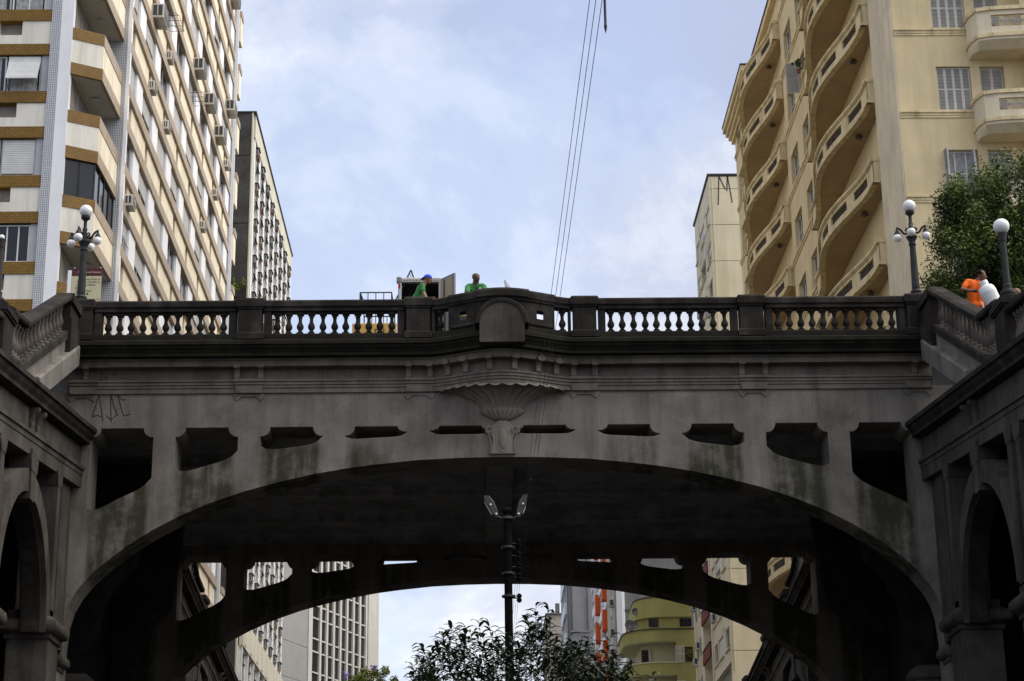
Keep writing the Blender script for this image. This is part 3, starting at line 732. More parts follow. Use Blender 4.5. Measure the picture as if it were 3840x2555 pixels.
# ================================================================== BUILDINGS, LEFT SIDE OF THE STREET
CREAM = mat('cream_render', (.84, .76, .585), .9, .07, .8, streak=(.5, .40, .26), sfac=.55, sx=2.4, blotch=(.72, .63, .46), bfac=.5, bsc=.6)
OFFWHITE = mat('offwhite_render', (.74, .71, .62), .9, .06, .8, streak=(.44, .41, .34), sfac=.6, sx=2.4, blotch=(.62, .59, .50), bfac=.5, bsc=.6)
WHITE = mat('white_paint', (.84, .84, .85), .8, .05, 1, streak=(.6, .6, .6), sfac=.25)
BROWN_TILE = mat('brown_mosaic_tile', (.24, .13, .014), .5, .28, 5, brick=(.22, .085, .014, (.11, .06, .010)), blotch=(.13, .072, .011), bfac=.5, bsc=1.2)
TAN_TILE = mat('tan_mosaic_tile', (.46, .38, .29), .55, .12, 3, brick=(.1, .05, .006, (.33, .27, .2)), streak=(.34, .21, .07), sfac=.65, sx=1.6)
GRID_TILE = mat('white_mosaic_tile', (.68, .69, .71), .4, .05, 3, brick=(.07, .07, .012, (.22, .23, .25)))
GREY_PANEL = mat('grey_panel', (.42, .43, .45), .6, .06, 2)
RECESS = mat('window_recess_paint', (.27, .25, .22), .9, .15, 2)
AC_WHITE = mat('ac_casing', (.52, .51, .47), .55, .12, 3, streak=(.3, .28, .24), sfac=.5)
AC_DARK = mat('ac_grille', (.05, .05, .055), .6, .3, 8)
BLACK_METAL = mat('black_metal', (.022, .022, .024), .55, .3, 5)
BAL_CEIL = mat('balcony_ceiling_paint', (.52, .49, .42), .9, .08, 1)

def ac_mesh(w, h, d):
    mb = MB(); mb.cbox(0, w, 0, d, 0, h, .02); return mb.mesh('air_conditioner', AC_WHITE)
def ac_unit(F, parent, u, z, w=.66, h=.44, d=.55, box=False):
    """window unit pushed through the wall; box: with a deep concrete hood"""
    me = cached(('ac', w, h, d, box), lambda: ac_mesh(w, h, d))
    o = put('air_conditioner', me, parent, F.w(u, -d, z), F.r)
    t = .07
    pbox('grille', AC_DARK, o, F, u+t, u+w-t, -d-.012, -d+.01, z+t, z+h-t)
    k = ('acg', w, h)
    def mk():
        mb = MB()
        for i in range(4): x = t+(w-2*t)*(i+.5)/4; mb.box(x-.012, x+.012, 0, .015, t, h-t)
        mb.box(t, w-t, 0, .015, h*.5-.015, h*.5+.015); return mb.mesh('grille_bars', AC_WHITE)
    put('grille_bars', cached(k, mk), o, F.w(u, -d-.028, z), F.r)
    for e in (u-.012, u+w):       # side vents
        v = pbox('side_vent', AC_DARK, o, F, e, e+.012, -d+.07, -.07, z+.1, z+h-.07)
    pbox('vent_bar', AC_WHITE, o, F, u-.024, u-.012, -d*.5-.02, -d*.5+.02, z+.1, z+h-.07)
    return o

A = thing('apartment_tower', 'cream apartment tower with brown tile bands and angled corner balconies, left of the viaduct', 'apartment block', (-20, 80, 0))
FA = Face(-26.0, 66.0, 0)           # front, facing the viewer
FS = Face(-14.17, 70.0, 90)         # street side
PIT = 3.35
AU = 26.0-16.29                      # u of the tile column's left edge on the front face
# core volumes
mb = MB(); mb.box(-26, -16.0, 66.32, 100.6, .01, 64); mb.box(-16.0, -15.5, 66.3, 100.6, .01, 64); mb.box(-15.5, -14.62, 70.3, 100.6, .01, 64)
part('core_wall', mb, RECESS, A)
pbox('tiled_pilaster', GRID_TILE, A, FA, AU, AU+.34, -.06, .4, .01, 64)
pbox('white_wall', WHITE, A, FA, AU+.342, AU+.79, -.03, .4, .01, 64)
mb = MB(); mb.box(-15.5, -14.22, 70.0, 70.29, .01, 64); part('tiled_wall', mb, GRID_TILE, A)
mb = MB(); mb.box(-14.215, -14.08, 69.98, 70.2, .01, 64); part('corner_trim', mb, WHITE, A)
# front face: two columns of windows, left of the tiled pilaster
zw0 = 33.43-PIT*6
for k in range(0, 16):
    zb = zw0+PIT*k; zt = zb+1.49
    if zb < 15: continue
    pbox('tile_band', BROWN_TILE, A, FA, 3.0, AU-.002, -.02, .32, zb-.46, zb)
    pbox('tile_band', BROWN_TILE, A, FA, 3.0, AU-.002, -.02, .32, zt, zt+.44)
    # parapet panel with its recessed pocket
    z0, z1 = zt+.44, zb+PIT-.46
    pk = AU-1.09
    pbox('parapet_panel', OFFWHITE, A, FA, pk, AU-.002, .02, .32, z0+.001, z1-.001)
    pbox('parapet_panel', OFFWHITE, A, FA, 3.0, pk-.001, .02, .32, z0+.001, z0+.38)
    pbox('parapet_panel', OFFWHITE, A, FA, 3.0, pk-.86, .02, .32, z0+.381, z1-.001)
    pbox('side_panel', GREY_PANEL, A, FA, AU-.29, AU-.002, .08, .32, zb+.001, zt-.001)
    st = (k*7+3) % 4
    uu = AU-.30-1.24
    kk = k-6
    if kk == 0:       # blind pushed out at the foot
        w_ = window(FA, A, uu, zb+.02, 1.24, 1.44, .12, 2, 1, ALU, curtain=CURTAIN)
        o = put('tilted_blind', slat_mesh(1.16, 1.05, BLIND), w_, FA.w(uu+.04, .05, zb+.38), FA.r, rx=RAD(-24)); o.location.y -= .40
        pbox('blind_box', BLIND, w_, FA, uu+.04, uu+1.2, .06, .1, zb+1.2, zb+1.44)
        mb = MB().tube((0, 0, 0), (0, -.42, .18), .012, n=5).tube((1.1, 0, 0), (1.1, -.42, .18), .012, n=5); put('stay_bar', mb.mesh('stay', BLACK_METAL), w_, FA.w(uu+.07, .1, zb+.12), 0)
    elif kk == -1: window(FA, A, uu, zb+.02, 1.24, 1.44, .12, 2, 1, ALU, blind=.98)
    elif kk == 1: window(FA, A, uu, zb+.02, 1.24, 1.44, .12, 2, 1, WHITE_FRAME, curtain=CURTAIN)
    elif kk == -2: window(FA, A, uu, zb+.02, 1.24, 1.44, .12, 3, 1, WHITE_FRAME)
    else: window(FA, A, uu, zb+.02, 1.24, 1.44, .12, 2, 1, ALU, blind=(.0, .5, .98, .3)[st], curtain=CURTAIN if st % 2 else None)
    window(FA, A, uu-1.9, zb+.02, 1.85, 1.44, .12, 3, 1, WHITE_FRAME if st % 2 else ALU, blind=(.6, 0, .98, .2)[st], curtain=CURTAIN)
    window(FA, A, uu-4.4, zb+.02, 1.85, 1.44, .12, 3, 1, ALU, blind=(.98, 0, .4, 0)[st])
    if kk == -2: ac_unit(FA, A, AU-2.05, z1-.62-.2, .62, .5, .4)
# angled corner balconies
bz0 = 34.15-PIT*5
poly = [(-15.5, 66.02), (-14.45, 66.62), (-14.37, 69.98)]
def off_poly(pl, d):
    # offset outwards (towards +x / -y) for tile bands standing proud
    out = []
    for i, p in enumerate(pl):
        n = Vector((0, 0))
        for a, b in ((i-1, i), (i, i+1)):
            if a < 0 or b >= len(pl): continue
            t = Vector((pl[b][0]-pl[a][0], pl[b][1]-pl[a][1])).normalized(); n += Vector((t.y, -t.x))
        n.normalize(); out.append((p[0]+n.x*d, p[1]+n.y*d))
    return out
def band(name, m, z0, z1, d, t, i0, i1):
    o_ = off_poly(poly, d); i_ = off_poly(poly, d-t)
    mb = MB()
    for i in range(i0, i1):
        q = [i_[i], o_[i], o_[i+1], i_[i+1]]; mb.hexa([(x, y, z0) for x, y in q]+[(x, y, z1) for x, y in q])
    return part(name, mb, m, A)
for k in range(0, 15):
    z = bz0+PIT*k
    if z < 17: continue
    for nm, z0, z1, d, t in (('lower', z, z+.47, .025, .14), ('upper', z+1.42, z+1.89, .025, .14)):
        band('balcony_tile_band', BROWN_TILE, z0, z1, d, t, 0, 1); band('balcony_tile_band', TAN_TILE, z0, z1, d, t, 1, 2)
    band('balcony_parapet', OFFWHITE, z+.47, z+1.42, .0, .12, 0, 1); band('balcony_parapet', CREAM, z+.47, z+1.42, .0, .12, 1, 2)
    s_ = [(-15.5, 66.05), (-14.47, 66.64), (-14.39, 69.99), (-15.5, 69.99)]
    mb = MB().loft([[(x, y, z+.012) for x, y in s_], [(x, y, z+.2) for x, y in s_]]); part('balcony_slab', mb, BAL_CEIL, A)
    mb = MB().lathe([(.16, 0), (.17, .02), (.1, .05)], (-14.95, 68.2, z-.05), 12); part('ceiling_lamp', mb, AC_WHITE, A)
    # balcony door in the side wall
    FD = Face(-15.5, 67.0, 90)
    window(FD, A, .4, z-2.2, 1.6, 2.05, -.03, 2, 1, ALU, curtain=CURTAIN)
    if abs(z-(34.15-PIT)) < .1:       # glazed-in balcony
        i_ = off_poly(poly, -.06)
        for i in (0, 1):
            a, b = Vector(i_[i]), Vector(i_[i+1]); n = 2 if i == 0 else 4
            for j in range(n):
                p, q = a+(b-a)*(j/n), a+(b-a)*((j+1)/n); dv = (q-p); L_ = dv.length
                Fg = Face(p.x, p.y, math.degrees(math.atan2(dv.y, dv.x)))
                window(Fg, A, .01, z-1.46+.01, L_-.02, 1.44, 0, 1, 1, BLACK_METAL, t=.03, dp=.04, g=glass('balcony_glass', (.02, .018, .016), .05) if i == 0 else GLASS)
# street side
zs0 = 28.98-PIT*4
NB = 8
BP = 3.87
RD = -.09
band_u = 30.6
for k in range(0, 14):
    zb = zs0+PIT*k; zt = zb+1.38
    if zb > 62: break
    pbox('tile_band', TAN_TILE, A, FS, 0.03, band_u, -.1, .45, zb-.45, zb)
    pbox('tile_band', TAN_TILE, A, FS, 0.03, band_u, -.1, .45, zt, zt+.45)
    z0, z1 = zt+.45, zb+PIT-.45
    # parapet with narrow pockets
    prev = 0.03
    for j in range(NB):
        un = .72+BP*j+.08*j*.4
        pbox('parapet_panel', CREAM, A, FS, prev, un, .0, .3, z0+.001, z1-.001)
        pbox('parapet_panel', CREAM, A, FS, un+.001, un+.58, .02, .3, z0+.001, z0+.22); prev = un+.581
    pbox('parapet_panel', CREAM, A, FS, prev, band_u, .0, .3, z0+.001, z1-.001)
    for j in range(NB):
        pu = 1.98+BP*j
        if pu+1.38 < band_u: pbox('white_panel', WHITE, A, FS, pu, pu+1.38, -.03, .45, zb+.001, zt-.001)
        wu = 0.03 if j == 0 else pu-2.48
        ww = (pu if j == 0 else 2.48) - (.03 if j == 0 else 0) - .02
        st = (k*5+j*3+(k*j) % 4) % 6
        side = pbox('reveal_panel', GREY_PANEL, A, FS, wu+ww-.18, wu+ww+.02, .04, .45, zb+.001, zt-.001)
        wd = window(FS, A, wu+.01, zb+.01, ww-.2, 1.36, .16+RD, 2, 1, ALU, blind=(.98, .0, .45, .98, 0, .6)[st], curtain=CURTAIN if st in (4, 2) else None)
        if st == 2:      # lower half of the blind swung out
            o = put('tilted_blind', slat_mesh(1.0, .6, BLIND), wd, FS.w(wu+.3, .1, zb+.25), FS.r, rx=RAD(-28)); o.location.y -= .28
        if st == 4 and j in (2, 3, 4):     # drying rack
            mb = MB()
            for q in (0, .5, 1.0, 1.5): mb.tube((q, 0, 0), (q, -.62, 0), .012, n=5)
            for d in (.3, .62): mb.tube((0, -d, 0), (1.5, -d, 0), .01, n=5)
            mb.tube((0, 0, .35), (0, -.62, 0), .01, n=5).tube((1.5, 0, .35), (1.5, -.62, 0), .01, n=5)
            put('drying_rack', mb.mesh('drying_rack', WHITE_FRAME if j == 3 else BLACK_METAL), A, FS.w(wu+.3, -.05, zb+.25), FS.r)
# air conditioners in the pockets: (bay, floor, big hood)
zz_ = lambda k: zs0+PIT*k+1.38+.45
for j, k, big in ((1, 7, 1), (4, 8, 1), (5, 8, 1), (6, 8, 1), (7, 9, 1), (7, 11, 1), (2, 7, 0), (1, 6, 0), (2, 6, 0), (0, 4, 2), (5, 6, 0), (6, 7, 0), (7, 8, 0)):
    un = .72+3.9*j
    if big: ac_unit(FS, A, un-.12, zz_(k)+.08-(.1 if big == 2 else 0), 1.15 if big == 1 else .7, .64 if big == 1 else .46, .53 if big == 1 else .36, True)
    else: ac_unit(FS, A, un-.05, zz_(k)+.12, .66, .42, .27)
# far end: tiled strip, white trim and the sides of balconies beyond
FE = Face(-14.17, 100.6, 90)
pbox('tiled_pilaster', GRID_TILE, A, FE, .0, .9, -.10, .3, .01, 64); pbox('corner_trim', WHITE, A, FE, .9, 1.05, -.14, .3, .01, 64)
mb = MB(); mb.box(-26, -15.2, 100.61, 102.6, .01, 64); part('core_wall', mb, WHITE, A)
for k in range(0, 14):
    z = zs0+PIT*k+1.3
    mb = MB(); mb.box(-15.6, -13.95, 101.66, 102.55, z, z+1.55); part('balcony_parapet', mb, CREAM, A)
    mb = MB(); mb.box(-15.6, -13.9, 101.64, 102.58, z+1.56, z+1.9); part('balcony_tile_band', mb, TAN_TILE, A)
    window(Face(-15.2, 101.6, 90), A, .05, z-1.6, .9, 1.5, -.03, 3, 1, WHITE_FRAME)

# ---- B: concrete slab block with air-conditioner cages
DARKCON = mat('blackened_concrete', (.07, .066, .06), .95, .35, 1.0, streak=(.03, .028, .026), sfac=.7, sx=1.2, blotch=(.13, .125, .115), bfac=.5, bsc=.9, bump=.2)
FINWHITE = mat('painted_fin', (.74, .74, .72), .8, .1, 1, streak=(.35, .34, .32), sfac=.5)
CREAMSTAIN = mat('stained_cream_render', (.60, .57, .46), .9, .1, .8, streak=(.36, .33, .25), sfac=.6, sx=1.0)
SHADE_PANEL = mat('louvre_panel', (.30, .31, .31), .8, .2, 2)
RUST = mat('rusty_steel', (.32, .13, .04), .8, .3, 8)
B = thing('concrete_office_block', 'blackened concrete slab block with rows of caged air conditioners behind the cream tower', 'office block', (-22, 122, 0))
mb = MB(); mb.box(-30, -14.55, 110.6, 134.9, .01, 52.6); part('core_wall', mb, SHADE_PANEL, B)
for i, (z0, z1) in enumerate(((.01, 29.5), (29.55, 36.2), (36.25, 41.2), (41.25, 45.95), (46.0, 50.4), (50.45, 53.25))):
    mb = MB(); mb.box(-30, -14.2, 110.25, 110.59, z0, z1); part('end_wall_panel', mb, DARKCON, B)
mb = MB(); mb.box(-14.195, -14.11, 110.22, 110.7, .01, 53.25); part('edge_strip', mb, CREAMSTAIN, B)
mb = MB(); mb.box(-14.5, -14.0, 110.6, 134.95, 51.75, 53.25); part('roof_parapet', mb, CREAMSTAIN, B)
mb = MB(); mb.box(-30, -13.92, 110.2, 135.0, 53.25, 53.34); part('roof_coping', mb, BLACK_METAL, B)
FB = Face(-14.17, 110.7, 90)
def cage_mesh(rusty):
    mb = MB(); r = .014
    for x in (0, .75):
        mb.tube((x, 0, 0), (x, -.3, 0), r, n=4).tube((x, -.29, 0), (x, 0, -.45), r, n=4).tube((x, -.15, 0), (x, 0, -.22), r, n=4)
    mb.tube((0, -.29, 0), (.75, -.29, 0), r, n=4).tube((0, -.29, 0), (.37, -.15, -.25), r, n=4).tube((0, -.02, 0), (.3, -.15, -.25), r, n=4)
    return mb.mesh('bracket', RUST if rusty else BLACK_METAL)
def brace_mesh():
    mb = MB(); r = .014
    mb.tube((0, -.02, .0), (.75, -.28, -.9), r, n=4).tube((.0, -.28, -.1), (.75, -.02, -.95), r, n=4).tube((.0, -.2, -.5), (.5, -.02, -1.2), r, n=4)
    return mb.mesh('brace', BLACK_METAL)
NC, PU, PV = 8, 2.96, 2.36
for j in range(NC+1):
    u = PU*j-.25
    pbox('fin', FINWHITE, B, FB, max(u, 0), min(u+.95, 24.2), -.12, .3, 17.5, 51.9)
    for q in (1.25, 1.85):
        if u+q+.2 < 24.2: pbox('fin', FINWHITE, B, FB, u+q, u+q+.22, -.06, .3, 17.5, 51.9)
for i in range(14):
    z = 51.0-PV*i
    if z < 19: break
    for j in range(NC):
        u = .72+PU*j+(.0)
        o = pbox('air_conditioner', AC_WHITE if (i*3+j) % 4 else GREY_PANEL, B, FB, u+.06, u+.7, -.29, -.01, z-.02, z+.38)
        pbox('grille', AC_DARK, o, FB, u+.1, u+.66, -.3, -.28, z+.02, z+.34)
        pbox('side_grille', AC_DARK, o, FB, u+.05, u+.065, -.25, -.05, z+.03, z+.33)
        pbox('side_grille_bar', AC_WHITE, o, FB, u+.035, u+.052, -.165, -.135, z+.03, z+.33)
        pbox('hood', BLACK_METAL, o, FB, u-.04, u+.82, -.36, .0, z+.4, z+.45)
        put('bracket', cached(('cage', (i*5+j*3) % 4 < 2), lambda: cage_mesh((i*5+j*3) % 4 < 2)), o, FB.w(u, 0, z-.03), FB.r)
        put('brace', cached('brace', brace_mesh), o, FB.w(u, 0, z-.5), FB.r)
        # slanting shade panels hung between the fins
        for q in (.3, 1.1):
            k_ = ('shade',)
            def mk():
                mb = MB().hexa([(0, 0, 0), (1.25, 0, 0), (1.25, -.14, -.12), (0, -.14, -.12), (0, 0, .035), (1.25, 0, .035), (1.25, -.14, -.085), (0, -.14, -.085)]); return mb.mesh('shade_panel', BLACK_METAL)
            put('shade_panel', cached(k_, mk), B, FB.w(u+1.0, -.02, z+q-.6), FB.r)
        pbox('window', GLASS, B, FB, u+.85, u+2.1, .1, .36, z-1.0, z+.3)
# lower storeys seen through the arch
pbox('spandrel_band', CREAMSTAIN, B, FB, 0, 24.2, -.35, .3, 20.6, 22.2)
for j in range(NC):
    u = .4+PU*j
    window(FB, B, u, 18.2, 2.4, 2.3, .05, 3, 2, WHITE_FRAME); pbox('fin', FINWHITE, B, FB, u-.3, u-.05, -.3, .3, 14, 20.59)
    pbox('shade_panel', BLACK_METAL, B, FB, u, u+2.3, -.35, .0, 18.6, 18.66)
pbox('spandrel_band', CREAMSTAIN, B, FB, 0, 24.2, -.2, .3, 9, 17.4)

# ---- C: tower with white fins, turned to the street
C_ = thing('finned_office_tower', 'office tower with white vertical fins and black glass, seen through the arch', 'office tower', (-14, 145, 0))
dx, dy_ = math.cos(RAD(70.1)), math.sin(RAD(70.1))
FC = Face(-14.31, 137.0, 70.1)
GREYWALL = mat('grey_render_wall', (.33, .325, .32), .9, .06, .6, streak=(.26, .255, .25), sfac=.4)
FINC = mat('fin_concrete', (.60, .58, .53), .85, .08, .8, streak=(.42, .40, .36), sfac=.4)
mb = MB(); q = [FC.w(0, .3, 0), FC.w(17.4, .3, 0), FC.w(17.4, 14, 0), FC.w(0, 14, 0)]
mb.hexa([(p.x, p.y, .01) for p in q]+[(p.x, p.y, 46) for p in q]); part('core_wall', mb, GREYWALL, C_)
zz = 5.0
for i, z1 in enumerate((9.5, 14.2, 18.6, 23.08, 25.6, 29.9, 34.4, 38.9, 43.4, 45.9)):
    pbox('wall_panel', GREYWALL, C_, FC, 0.02, 4.38, .0, .3, zz, z1-.03); zz = z1
pbox('edge_pier', FINC, C_, FC, 4.4, 5.05, -.06, .3, .02, 46)
for j in range(8):
    u0 = 5.1+1.215*j+(.0 if j == 0 else .42); w_ = 1.1 if j == 0 else .62
    pbox('fin', FINC, C_, FC, u0+w_+.05, u0+w_+.29, -.1, .3, .02, 46); pbox('fin', FINC, C_, FC, u0+w_+.3, u0+w_+.5, -.04, .3, .02, 46)
    zz = 11.85
    i = 0
    while zz < 46:
        h = .88 if i % 2 else 1.44
        o = pbox('pane', GLASS, C_, FC, u0+.02, u0+w_+.03, .04, .3, zz+.05, zz+h-.05)
        pbox('transom', FINC, C_, FC, u0, u0+w_+.048, -.04, .3, zz+h-.05, zz+h+.05); zz += h+.06; i += 1
pbox('end_wall', FINC, C_, FC, 15.3, 17.35, -.06, .3, .02, 46)
for z in range(12, 45, 2): pbox('string_course', FINC, C_, FC, 17.0, 17.5, .4, 1.2, z, z+.2)
# ================================================================== BUILDINGS, RIGHT SIDE OF THE STREET
YEL = mat('yellow_render', (.70, .572, .335), .9, .08, .7, streak=(.48, .39, .23), sfac=.5, sx=2.4, blotch=(.60, .485, .28), bfac=.6, bsc=.6, fine=.06)
YEL_PALE = mat('pale_yellow_render', (.73, .64, .46), .9, .09, .7, streak=(.5, .43, .30), sfac=.5, sx=2.2, blotch=(.55, .48, .35), bfac=.75, bsc=.6, fine=.06)
YEL_TRIM = mat('yellow_trim', (.73, .605, .36), .85, .12, 1.0, streak=(.30, .24, .13), sfac=.7, sx=3.2, blotch=(.5, .41, .25), bfac=.6, bsc=1.2, fine=.08)
OCHRE_SHADE = mat('ochre_shade_soffit', (.43, .32, .19), .95, .12, .5, streak=(.3, .2, .09), sfac=.4)  # yellow render darkened to ochre; the balconies' shade is in the colour
SHUT = mat('shutter_paint', (.56, .54, .50), .75, .08, 2)
LOUV = mat('shutter_louvre', (.36, .35, .32), .8, .1, 2)
IRON = mat('wrought_iron', (.06, .05, .045), .7, .3, 6)
D = thing('art_deco_apartments', 'yellow apartment building with wavy stacked balconies, right of the viaduct', 'apartment block', (20, 84, 0))
XD = 14.6
mb = MB(); mb.box(14.9, 32, 64.3, 105.0, .01, 49.9); part('core_wall', mb, YEL, D)
FD1 = Face(XD, 64.0, 0); FD2 = Face(XD, 105.0, -90)     # front; street side (u = 105 - y)
UY = lambda y: 105.0-y
DP = 3.27
def wall_cells(F, parent, name, m, ulist, zlist, skip, d0=0.0, d1=.3):
    """wall built as a grid of panels with the window cells left open"""
    for j in range(len(zlist)-1):
        run = None
        for i in range(len(ulist)):
            solid = i < len(ulist)-1 and not skip(i, j)
            if solid and run is None: run = i
            if not solid and run is not None:
                mb = MB(); mb.box(0, ulist[i]-ulist[run], 0, d1-d0, 0, zlist[j+1]-zlist[j])
                put(name, mb.mesh(name, m), parent, F.w(ulist[run], d0, zlist[j]), F.r); run = None
# front face
zf0 = 31.53-DP*5
zl = [0.02]
for k in range(10): zl += [zf0+DP*k, zf0+DP*k+1.74]
zl += [49.9]
ul = [0.0, 1.44, 2.68, 3.02, 3.9, 9.0, 10.2, 14]
wall_cells(FD1, D, 'wall', YEL, ul, zl, lambda i, j: j % 2 == 1 and i in (1, 3, 5))
def shutter(F, parent, u, z, w, h, d, ang=0.0):
    key = ('shutter', round(w, 3), round(h, 3))
    def mk():
        mb = MB(); t = .045
        mb.box(0, w, 0, .04, 0, t*1.3).box(0, w, 0, .04, h-t, h).box(0, t, 0, .04, t, h-t).box(w-t, w, 0, .04, t, h-t).box(t, w-t, 0, .04, h*.5-t*.5, h*.5+t*.5)
        return mb.mesh('shutter', SHUT)
    o = put('shutter', cached(key, mk), parent, F.w(u, d, z), F.r+ang)
    t = .045
    for z0, z1 in ((t*1.3, h*.5-t*.5), (h*.5+t*.5, h-t)):
        lo = put('louvre', slat_mesh(w-2*t, z1-z0, LOUV, .055, .025), o, F.w(0, 0, 0), F.r+ang)
        lo.location = (t, .012, z0); lo.rotation_euler = (0, 0, 0)
    return o
for k in range(10):
    z = zf0+DP*k
    if z < 17: continue
    kk = k-5
    # main window
    pbox('sill', YEL_TRIM, D, FD1, 1.4, 2.72, -.07, .1, z-.05, z-.001)
    if kk == -1:
        o = window(FD1, D, 1.46, z+.01, 1.2, 1.72, .14, 3, 2, WHITE_FRAME, curtain=CURTAIN)
        shutter(FD1, D, 1.44, z+.01, .3, 1.72, .0, RAD(-75)); shutter(FD1, D, 1.47, z+.01, .3, 1.72, -.3, RAD(80)).location.x += 1.02
    else:
        o = pbox('window_back', RECESS, D, FD1, 1.46, 2.66, .16, .2, z+.01, z+1.72)
        for i in range(4): shutter(FD1, D, 1.46+.302*i, z+.01, .297, 1.71, .09)
    # narrow door behind the balcony
    pbox('window_back', RECESS, D, FD1, 3.04, 3.88, .2, .24, z-.8, z+1.73)
    for i in range(2): shutter(FD1, D, 3.05+.42*i, z-.1, .41, 1.82, .14)
    # string course
    mb = MB(); prof = [(0, -.30), (-.03, -.29), (-.03, -.22), (-.05, -.2), (-.05, -.13), (-.09, -.1), (-.09, -.05), (0, -.04)]
    mb.loft([[tuple(FD1.w(u, d, z+zz)) for d, zz in prof] for u in (.02, 2.62)]); part('string_course', mb, YEL_TRIM, D)
    # rounded front balcony
    zb = z-1.02
    path = [(2.64, 0.0), (2.66, -.5), (2.82, -.95), (3.3, -1.1), (4.4, -1.22), (5.6, -1.28), (6.8, -1.22), (7.9, -1.1), (8.3, -.95), (8.5, 0)]
    def solid(off, z0, z1, m, nm, skip=()):
        mb = MB()
        for i in range(len(path)-1):
            if i in skip: continue
            (a, b), (c, d) = path[i], path[i+1]
            t = Vector((c-a, d-b)).normalized(); n = Vector((t.y, -t.x))
            q = [FD1.w(a-n.x*(.14-off*0), b+.14*(-n.y)*1, 0), FD1.w(a+n.x*off, b+n.y*off, 0), FD1.w(c+n.x*off, d+n.y*off, 0), FD1.w(c-n.x*.14, d-n.y*.14, 0)]
            mb.hexa([(p.x, p.y, z0) for p in q]+[(p.x, p.y, z1) for p in q])
        return part(nm, mb, m, D)
    solid(.0, zb+.26, zb+.52, YEL_PALE, 'balcony_parapet'); solid(.0, zb+.52, zb+.98, YEL_PALE, 'balcony_parapet', (3, 4, 5, 6)); solid(.0, zb+.98, zb+1.16, YEL_PALE, 'balcony_parapet')
    solid(.06, zb+1.16, zb+1.3, YEL_TRIM, 'balcony_coping'); solid(.05, zb+.12, zb+.26, YEL_TRIM, 'balcony_moulding')
    mb = MB(); q = [FD1.w(u, d, 0) for u, d in path]; mb.loft([[(p.x, p.y, zb+.02) for p in q], [(p.x, p.y, zb+.14) for p in q]]); part('balcony_slab', mb, YEL_PALE, D)
    mb = MB(); ins = [FD1.w(2.64+(u-2.64)*.97+.05, d*.72, 0) for u, d in path]; mb.loft([[(p.x, p.y, zb-.24) for p in ins], [(p.x, p.y, zb+.02) for p in q]]); part('balcony_corbel', mb, YEL_PALE, D)
    # iron rings in the parapet opening
    mb = MB()
    for i in range(3, 7):
        (a, b), (c, d) = path[i], path[i+1]
        for s_ in range(3):
            f = (s_+.5)/3; cx, cy = a+(c-a)*f, b+(d-b)*f+.04
            for rr in (.17, .09):
                pts = [tuple(FD1.w(cx+rr*math.cos(2*math.pi*q/10), cy, zb+.75+rr*math.sin(2*math.pi*q/10))) for q in range(11)]; mb.path(pts, .022, 4)
        mb.path([tuple(FD1.w(a, b+.04, zb+.75)), tuple(FD1.w(c, d+.04, zb+.75))], .02, 4)
    part('balcony_grille', mb, LOUV, D)
mb = MB()      # joint line and faint conduit on the front
mb.box(14.62, 32, 64.29, 64.31, 10, 11); part('core_joint', mb, YEL, D)
# rear-right return of the front beyond the balconies
mb = MB(); mb.box(19.2, 32, 63.6, 64.0, .02, 49.9); part('projecting_bay', mb, YEL, D)
# street side wall: near strip, strip between the stacks, far strip
pbox('near_pier', YEL_PALE, D, FD2, UY(67.6), UY(64.02), -.05, .3, .02, 49.9)
zs = 36.87-DP*6
zwl = [0.02]
for k in range(11): zwl += [zs+DP*k+1.3, zs+DP*k+2.87]
zwl = [z for z in zwl if z < 49.5]+[49.9]
def side_strip(ya, yb, wins):
    us = sorted(set([UY(ya), UY(yb)]+[v for w in wins for v in (UY(w[0]), UY(w[1]))])); wset = [(UY(w[0]), UY(w[1])) for w in wins]
    wall_cells(FD2, D, 'wall', YEL, us, zwl, lambda i, j: j % 2 == 1 and any(a-.001 <= us[i] and us[i+1] <= b+.001 for a, b in wset))
    for a, b in wset:
        for j in range(1, len(zwl)-1, 2):
            if zwl[j] < 18: continue
            o = window(FD2, D, a+.01, zwl[j]+.01, b-a-.02, zwl[j+1]-zwl[j]-.02, .16, 3, 2, WHITE_FRAME, t=.05)
    return us
side_strip(87.75, 81.1, [(86.75, 84.75), (83.2, 81.6)])
side_strip(105.0, 101.0, [(104.2, 102.4)])
for ya, yb in ((87.75, 81.1), (105.0, 101.0)):
    for k in range(10):
        z = zs+DP*k+1.0
        mb = MB(); prof = [(0, -.16), (-.05, -.14), (-.05, -.02), (-.1, .0), (-.1, .1), (0, .12)]
        mb.loft([[tuple(FD2.w(u, d, z+zz)) for d, zz in prof] for u in (UY(ya)+.01, UY(yb)-.01)]); part('string_course', mb, YEL_TRIM, D)
o = shutter(FD2, D, UY(83.2)+.0, zs+DP*7+1.3, .6, 1.55, -.02, RAD(-96)); o.scale = (1, 1, 1)
